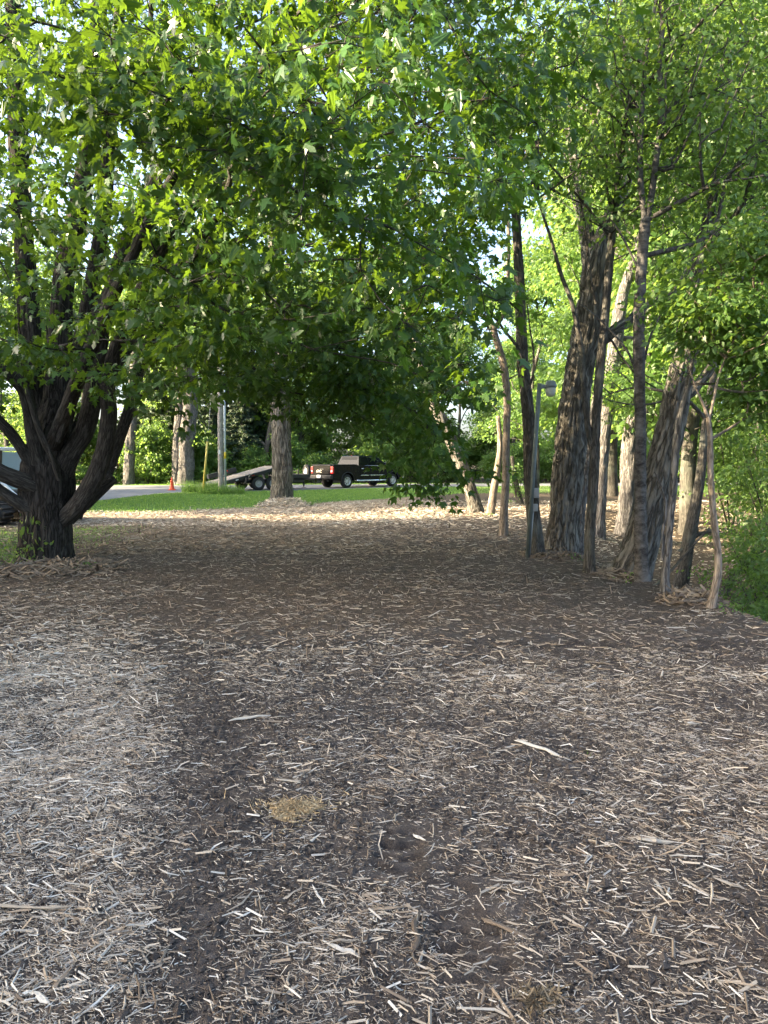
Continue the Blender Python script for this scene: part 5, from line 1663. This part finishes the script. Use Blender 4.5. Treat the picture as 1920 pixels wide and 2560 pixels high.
# ------------------------------------------------------------------ black pickup truck
def pickup():
    ph = rad(46)
    hub = Vector((-3.72, 43.75, .012))
    e = empty('pickup_truck', hub, 'black crew cab pickup truck hitched to the trailer on the road', 'pickup truck', None, ph)
    HW = .985
    RX, FX, WR = 1.24, 5.17, .405
    def arch(cx, r, zb, n=13):
        return [(cx - r * math.cos(t), WR + r * math.sin(t) * 1.02) for t in np.linspace(0.05, PI - .05, n)]
    low = .50
    prof = [(.10, low + .02), (RX - .53, low)] + [p for p in arch(RX, .52, low)] + [(RX + .53, low), (FX - .53, low)] + arch(FX, .52, low) + [(FX + .53, low), (6.02, low + .02), (6.08, .62), (6.08, 1.02), (6.02, 1.16), (5.75, 1.22), (4.75, 1.30), (4.6, 1.30), (2.15, 1.30), (2.1, 1.36), (.12, 1.36), (.08, 1.30), (.08, .62)]
    b = B(); b.prism(prof, -HW, HW, bev=.035); body = b.obj('body', M['black_paint'], e)
    # floor pan so daylight shows only under the sills
    B().box((3.05, 0, .56), (5.6, 1.5, .16)).obj('chassis', M['black_trim'], e)
    # cab: tumblehome loft
    bz, tz = 1.30, 1.93
    def sec(x0, x1, w, z): return [(x0, -w, z), (x1, -w, z), (x1, w, z), (x0, w, z)]
    b = B()
    b.hexa(sec(2.16, 4.72, HW - .03, bz) + sec(2.36, 3.92, .76, tz - .05))
    b.hexa(sec(2.36, 3.92, .76, tz - .049) + sec(2.48, 3.78, .68, tz))
    b.obj('cab', M['black_paint'], e)
    # panes, 4 mm proud of the cab
    def pane(name, A, Bq, C, D, n, lift=.006):
        n = Vector(n).normalized(); ps = [Vector(p) + n * lift for p in (A, Bq, C, D)]
        pb = [p - n * .01 for p in ps]
        b = B(); b.hexa(pb + ps); return b.obj(name, M['dark_glass'], e)
    def sidept(x, t, s):
        """x along, t 0..1 up the cab side"""
        wz = bz + (tz - .05 - bz) * t; wy = (HW - .03) + (.76 - HW + .03) * t
        return (x, s * wy, wz)
    for s in (-1, 1):
        nrm = (0, s, .33)
        pane('window_pane', sidept(2.40, .10, s), sidept(3.02, .10, s), sidept(3.02, .88, s), sidept(2.52, .88, s), nrm)
        pane('window_pane', sidept(3.10, .10, s), sidept(4.42, .10, s), sidept(3.90, .88, s), sidept(3.10, .88, s), nrm)
    pane('rear_window', (2.20, -.80, 1.36), (2.20, .80, 1.36), (2.345, .66, 1.84), (2.345, -.66, 1.84), (-1, 0, .3))
    pane('windscreen', (4.63, -.84, 1.36), (4.63, .84, 1.36), (3.97, .70, 1.84), (3.97, -.70, 1.84), (1, 0, 1.2))
    # tonneau cover, rails, tailgate
    B().box((1.08, 0, 1.375), (1.92, 1.80, .03), bev=.01).obj('bed_cover', M['black_trim'], e)
    for s in (-1, 1): B().box((1.08, s * .94, 1.385), (1.9, .06, .035), bev=.01).obj('bed_rail', M['black_trim'], e)
    b = B(); b.box((.068, 0, 1.0), (.05, 1.52, .66), bev=.02, seg=2); tg = b.obj('tailgate', M['black_paint'], e)
    B().box((.055, 0, 1.345), (.09, 1.60, .035), bev=.012, seg=2).obj('spoiler', M['black_trim'], tg)
    B().box((.036, 0, 1.12), (.012, .34, .09), bev=.004).obj('handle', M['black_trim'], tg)
    # letters on the gate
    cu = bpy.data.curves.new('letters', 'FONT'); cu.body = 'GMC'; cu.size = .22; cu.extrude = .008; cu.align_x = 'CENTER'
    tmp = bpy.data.objects.new('letters', cu); COL.objects.link(tmp)
    bpy.context.view_layer.update()
    me = bpy.data.meshes.new_from_object(tmp.evaluated_get(bpy.context.evaluated_depsgraph_get()))
    bpy.data.objects.remove(tmp); me.materials.clear(); me.materials.append(M['chrome'])
    lt = link('lettering', me, tg); lt.location = (.034, .22, .92); lt.rotation_euler = (PI / 2, 0, -PI / 2)
    # bumper and plate
    b = B(); b.box((.02, 0, .66), (.22, 1.92, .22), bev=.04, seg=2); bp = b.obj('rear_bumper', M['black_trim'], e)
    B().box((-.10, .10, .69), (.02, .34, .17), bev=.004).obj('number_plate', M['plate'], bp)
    B().box((-.14, 0, .50), (.34, .09, .09), bev=.008).obj('tow_hitch', M['black_trim'], bp)
    for s in (-1, 1):
        b = B(); b.box((.10, s * .885, 1.07), (.12, .205, .42), bev=.025, seg=2); tl = b.obj('tail_light', M['red_lens'], e)
        B().box((.036, s * .885, 1.0), (.012, .13, .10), bev=.004).obj('reversing_lamp', M['white_lens'], tl)
        # doors
        for (x0, x1) in ((2.28, 3.06), (3.10, 4.40)):
            b = B(); b.box(((x0 + x1) / 2, s * (HW + .002), .93), (x1 - x0, .022, .66), bev=.009, seg=2); d = b.obj('door', M['black_paint'], e)
            B().box((x0 + .16, s * (HW + .028), 1.14), (.20, .035, .04), bev=.01).obj('handle', M['chrome'], d)
            B().box(((x0 + x1) / 2, s * (HW + .018), .74), (x1 - x0 - .06, .016, .035), bev=.005).obj('trim_strip', M['chrome'], d)
        B().box((3.3, s * (HW - .035), 1.318), (2.1, .022, .022), bev=.004).obj('belt_trim', M['chrome'], e)
        b = B(); b.tube([(1.95, s * (HW + .02), .44), (2.1, s * (HW + .09), .42), (4.45, s * (HW + .09), .42), (4.58, s * (HW + .02), .44)], .05, 10); b.obj('side_step', M['chrome'], e)
        b = B(); b.box((4.36, s * (HW + .14), 1.40), (.12, .24, .26), bev=.035, seg=2); mr = b.obj('wing_mirror', M['black_paint'], e)
        B().box((4.30, s * (HW + .14), 1.41), (.02, .19, .20), bev=.004).obj('mirror_glass', M['chrome'], mr)
        for cx in (RX, FX):   # flared arch lips
            b = B(); pts = [(cx - .53 * math.cos(t), s * (HW + .012), WR + .53 * math.sin(t)) for t in np.linspace(.1, PI - .1, 14)]
            b.tube(pts, .028, 6); b.obj('arch_lip', M['black_trim'], e)
        b = B(); b.box((6.03, s * .78, .98), (.14, .34, .26), bev=.03, seg=2); b.obj('headlight', M['white_lens'], e)
    b = B(); b.box((6.07, 0, .92), (.10, 1.15, .42), bev=.03, seg=2); gr = b.obj('grille', M['chrome'], e)
    for k in range(3): B().box((6.125, 0, .80 + k * .12), (.02, 1.0, .06), bev=.004).obj('slat', M['black_trim'], gr)
    B().box((6.08, 0, .60), (.18, 1.96, .2), bev=.04, seg=2).obj('front_bumper', M['chrome'], e)
    for x in (-.35, 0, .35): B().box((2.52, x, 1.945), (.10, .09, .025), bev=.008).obj('roof_light', M['red_lens'] if x == 0 else M['black_trim'], e)
    B().box((6.0, 0, 1.2), (.02, .02, .02)).obj('hood_badge', M['chrome'], e)
    for cx in (RX, FX):
        for s in (-1, 1): wheel(e, (cx, s * (HW - .15), WR), WR, .28, s, M['alloy'], 8)
    return e


pickup()

# ------------------------------------------------------------------ tilt deck trailer
def trailer():
    ph = math.atan2(3.49, 5.37)
    e = empty('tilt_trailer', (-9.62, 39.94, .012), 'black equipment trailer with its plank deck tilted down to the ground', 'trailer', None, ph)
    HWt = 1.10; L = 4.95; a = math.atan2(1.22, L); ca, sa = math.cos(a), math.sin(a)
    T = lambda s, z: (-.85 + s * ca - z * sa, .05 + s * sa + z * ca)      # along the tilted deck
    n = 10
    for k in range(n):   # planks
        y = -HWt + .06 + (k + .5) * (2 * HWt - .12) / n
        b = B(); b.box((0, 0, 0), (L - .1, (2 * HWt - .12) / n - .012, .045), bev=.004)
        x, z = T(L / 2, .08 + random.uniform(-.004, .004))
        for v in b.bm.verts: pass
        o = b.obj('plank', M['deck_wood'], e); o.location = (x, y, z); o.rotation_euler = (0, -a, 0)
    for s in (-1, 1):    # tilted side rails
        b = B(); b.box((0, 0, 0), (L, .07, .17), bev=.008); o = b.obj('side_rail', M['trailer_black'], e); x, z = T(L / 2, .0); o.location = (x, s * HWt, z); o.rotation_euler = (0, -a, 0)
        for k in range(4):
            B().box((0, 0, 0), (.16, .012, .05)).obj('reflector', M['red_lens'] if k % 2 else M['white_lens'], o)
            ch = o.children[-1]; ch.location = (-L / 2 + .35 + k * .95, s * .042, 0)
    x, z = T(.06, .04); b = B(); b.box((0, 0, 0), (.14, 2 * HWt + .06, .10), bev=.01); o = b.obj('tail_bar', M['trailer_black'], e); o.location = (x, 0, z); o.rotation_euler = (0, -a, 0)
    for k in range(5):
        x, z = T(.5 + k * .8, -.05); b = B(); b.box((x, 0, z), (.08, 2 * HWt - .1, .1)); b.obj('cross_member', M['trailer_black'], e)
    # lower frame carrying the axles
    for s in (-1, 1): B().box((3.7, s * .78, .47), (3.6, .09, .17), bev=.01).obj('frame_rail', M['trailer_black'], e)
    for x in (2.52, 3.36): B().box((x, 0, .36), (.1, 1.9, .1), bev=.01).obj('axle', M['trailer_black'], e)
    # fenders over the wheels, both sides
    for s in (-1, 1):
        y0, y1 = (s * 1.02, s * 1.34)
        pr = [(1.88, .52), (1.96, .80), (2.15, .90), (3.72, .90), (3.92, .80), (4.0, .52), (3.96, .52), (3.86, .76), (3.70, .86), (2.17, .86), (2.0, .76), (1.92, .52)]
        b = B(); b.prism(pr, min(y0, y1), max(y0, y1)); b.obj('fender', M['trailer_black'], e)
        B().box((1.80, s * 1.18, .55), (.05, .26, .28), bev=.01).obj('light_panel', M['trailer_black'], e)
        lp = e.children[-1]
        B().box((1.77, s * 1.18, .55), (.02, .09, .09), bev=.01).obj('lamp', M['red_lens'], lp)
        for x in (2.52, 3.36): wheel(e, (x, s * 1.18, .375), .375, .24, s, M['alloy_dull'], 0, True, rr=.55)
    # far-side guard box seen above the deck
    x, z = T(2.3, .2); b = B(); b.box((0, 0, 0), (1.7, .28, .26), bev=.03, seg=2); o = b.obj('guard_box', M['trailer_black'], e); o.location = (x, HWt + .02, z + .12); o.rotation_euler = (0, -a, 0)
    # fixed front deck
    for k in range(n):
        y = -HWt + .06 + (k + .5) * (2 * HWt - .12) / n
        B().box((4.95, y, .78), (1.5, (2 * HWt - .12) / n - .012, .045), bev=.004).obj('plank', M['deck_wood'], e)
    for s in (-1, 1):
        B().box((4.95, s * HWt, .74), (1.56, .07, .20), bev=.008).obj('side_rail', M['trailer_black'], e)
        sr = e.children[-1]
        for k in range(5): B().box((4.35 + k * .3, s * (HWt + .042), .75), (.15, .012, .055)).obj('reflector', M['white_lens'] if k % 2 == 0 else M['red_lens'], sr)
    B().box((5.70, 0, .76), (.08, 2 * HWt + .06, .22), bev=.01).obj('head_bar', M['trailer_black'], e)
    for s in (-1, 1): b = B(); b.tube([(5.0, s * .85, .62), (6.55, s * .06, .55)], .06, 8); b.obj('tongue', M['trailer_black'], e)
    B().box((6.62, 0, .55), (.34, .12, .12), bev=.02).obj('coupler', M['trailer_black'], e)
    b = B(); b.tube([(6.0, .22, .1), (6.0, .22, 1.15)], .04, 10); b.box((6.0, .22, .06), (.2, .2, .03)); b.obj('jack', M['trailer_black'], e)
    b = B(); b.box((5.55, .45, 1.03), (.06, .9, .06)); b.box((5.55, .02, .95), (.06, .06, .36)); b.box((5.55, .88, .95), (.06, .06, .36)); b.obj('front_rack', M['trailer_black'], e)
    b = B(); b.box((6.06, -.05, .80), (.3, .36, .30), bev=.02, seg=2); b.obj('tool_box', M['trailer_black'], e)
    w_ = wheel(e, (5.88, -.42, 1.02), .375, .22, 1, M['alloy_dull'], 0, True, 'spare_wheel', .55); w_.rotation_euler = (0, 0, PI / 2)
    # chains and wiring to the truck
    for y in (-.1, .1): B().tube([(6.5, y, .5), (6.62, y, .25), (6.8, y, .3), (6.95, y, .48)], .014, 6).obj('chain', M['steel_wire'], e)
    return e


trailer()

# ------------------------------------------------------------------ compact track loader with mulching head, mostly behind the maple
def loader():
    Y0 = 18.6
    X0 = (-78 - 960) / F * Y0
    e = empty('track_loader', (X0, Y0 + .9, gz(X0, Y0 + .9)), 'white compact track loader with a mulching head parked behind the maple trunk', 'loader', None, rad(-4)); e.scale = (1, 1, .93)
    zt = .35
    for s in (-1, 1):
        o = link('track', None, e) if False else None
        # belt outline
        top = [(-1.15, .30), (-1.0, .12), (-.75, .0), (.75, .0), (1.0, .12), (1.12, .32), (1.0, .56), (.6, .66), (-.7, .66), (-1.05, .54)]
        b = B(); b.prism(top, s * .95 - .21, s * .95 + .21, bev=.03); tk = b.obj('track', M['rubber'], e)
        b = B(); P_ = [Vector((x, 0, z)) for x, z in top]
        per = [(P_[(i + 1) % 10] - P_[i]).length for i in range(10)]; tot = sum(per); m = 40
        for k in range(m):
            d = tot * k / m; i = 0
            while d > per[i]: d -= per[i]; i += 1
            t_ = (P_[(i + 1) % 10] - P_[i]).normalized(); c = P_[i] + t_ * d; nn = Vector((t_.z, 0, -t_.x))
            b.box((c.x + nn.x * .018, s * .95, c.z + nn.z * .018), (.055, .44, .05), rot=(0, -math.atan2(t_.z, t_.x), 0), bev=.008)
        b.obj('lug', M['rubber'], tk, 'stuff')
        for x, r in ((-.86, .2), (.84, .22), (-.4, .13), (0, .13), (.4, .13)):
            b = B(); b.lathe([(0, s * 1.175), (r * .5, s * 1.175), (r * .55, s * 1.19), (r, s * 1.19), (r, s * 1.0)], 'Y', loc=(x, 0, .31), n=18); b.obj('roller', M['black_trim'], tk)
    B().box((-.1, 0, .62), (2.0, 1.35, .62), bev=.05, seg=2).obj('lower_frame', M['black_trim'], e)
    b = B(); b.prism([(-1.25, .62), (-.2, .62), (-.15, 1.12), (-.35, 1.45), (-1.15, 1.38), (-1.28, 1.1)], -.72, .72, bev=.05); bd = b.obj('engine_cover', M['white_steel'], e)
    for k in range(5): B().box((-.78, -.735, .82 + k * .09), (.6, .014, .035)).obj('vent_slat', M['black_trim'], bd)
    # cab
    for x in (-.42, .62):
        for y in (-.48, .48): B().box((x, y, 1.42), (.09, .08, 1.25), rot=(0, .06 if x > 0 else -.04, 0), bev=.012).obj('cab_post', M['black_trim'], e)
    b = B(); b.box((.1, 0, 2.08), (1.25, 1.12, .10), bev=.035, seg=2); b.obj('cab_roof', M['white_steel'], e)
    for y in (-.485, .485): B().box((.1, y, 1.42), (.92, .02, 1.1)).obj('window_pane', M['cab_glass'], e)
    B().box((.66, 0, 1.5), (.02, .88, 1.0), rot=(0, .06, 0)).obj('windscreen', M['cab_glass'], e)
    # lift arms
    for s in (-1, 1):
        b = B(); b.prism([(-1.2, 1.38), (-1.05, 1.62), (-.6, 1.62), (.85, 1.12), (1.25, .72), (1.42, .38), (1.26, .32), (1.08, .62), (.75, .95), (-.6, 1.42)], s * .64 - .06, s * .64 + .06, bev=.015); b.obj('lift_arm', M['white_steel'], e)
        B().tube([(-.7, s * .80, .95), (.55, s * .80, 1.08)], [.05, .035], 10).obj('lift_cylinder', M['chrome'], e)
        B().box((1.4, s * .5, .62), (.12, .3, .6), bev=.02).obj('quick_hitch', M['white_steel'], e)
    # white side panel with a ledge
    B().box((-.72, -1.02, 1.02), (.62, .03, .5), bev=.012).obj('side_panel', M['cab_glass'], e)
    B().box((-.5, -1.02, .715), (1.6, .42, .05), bev=.015).obj('fender_ledge', M['white_steel'], e)
    B().box((.72, -.70, 1.0), (.10, .06, .5), bev=.012).obj('hydraulic_guard', M['white_steel'], e)
    # mulching head
    h = link('mulching_head', None, e) if False else None
    b = B(); b.prism([(1.46, .20), (1.46, .74), (1.62, .80), (2.0, .74), (2.12, .52), (2.02, .48), (1.9, .62), (1.6, .66), (1.56, .2)], -.92, .92, bev=.012); hd = b.obj('mulching_head', M['mulcher_steel'], e)
    b = B(); b.lathe([(0, -.8), (.17, -.8), (.17, .8), (0, .8)], 'Y', loc=(1.84, 0, .3), n=20)
    for k in range(28):
        t_ = k * 2.4; b.box((1.84 + math.cos(t_) * .19, -.75 + k * .055, .3 + math.sin(t_) * .19), (.07, .05, .06), rot=(0, -t_, 0), bev=.006)
    b.obj('rotor', M['mulcher_steel'], hd)
    for s in (-1, 1): b = B(); b.prism([(1.5, .03), (1.5, .74), (1.7, .78), (2.06, .66), (2.14, .3), (2.06, .03)], s * .95 - .025, s * .95 + .025); b.obj('side_plate', M['black_trim'], hd)
    B().box((2.0, -.8, .05), (.26, .12, .08), bev=.01).obj('skid_shoe', M['mulcher_steel'], hd)
    for y in (-.2, .2): B().tube([(1.3, y, .9), (1.45, y, 1.1), (1.6, y, .95), (1.62, y, .78)], .025, 8).obj('hose', M['rubber'], e)
    return e


loader()
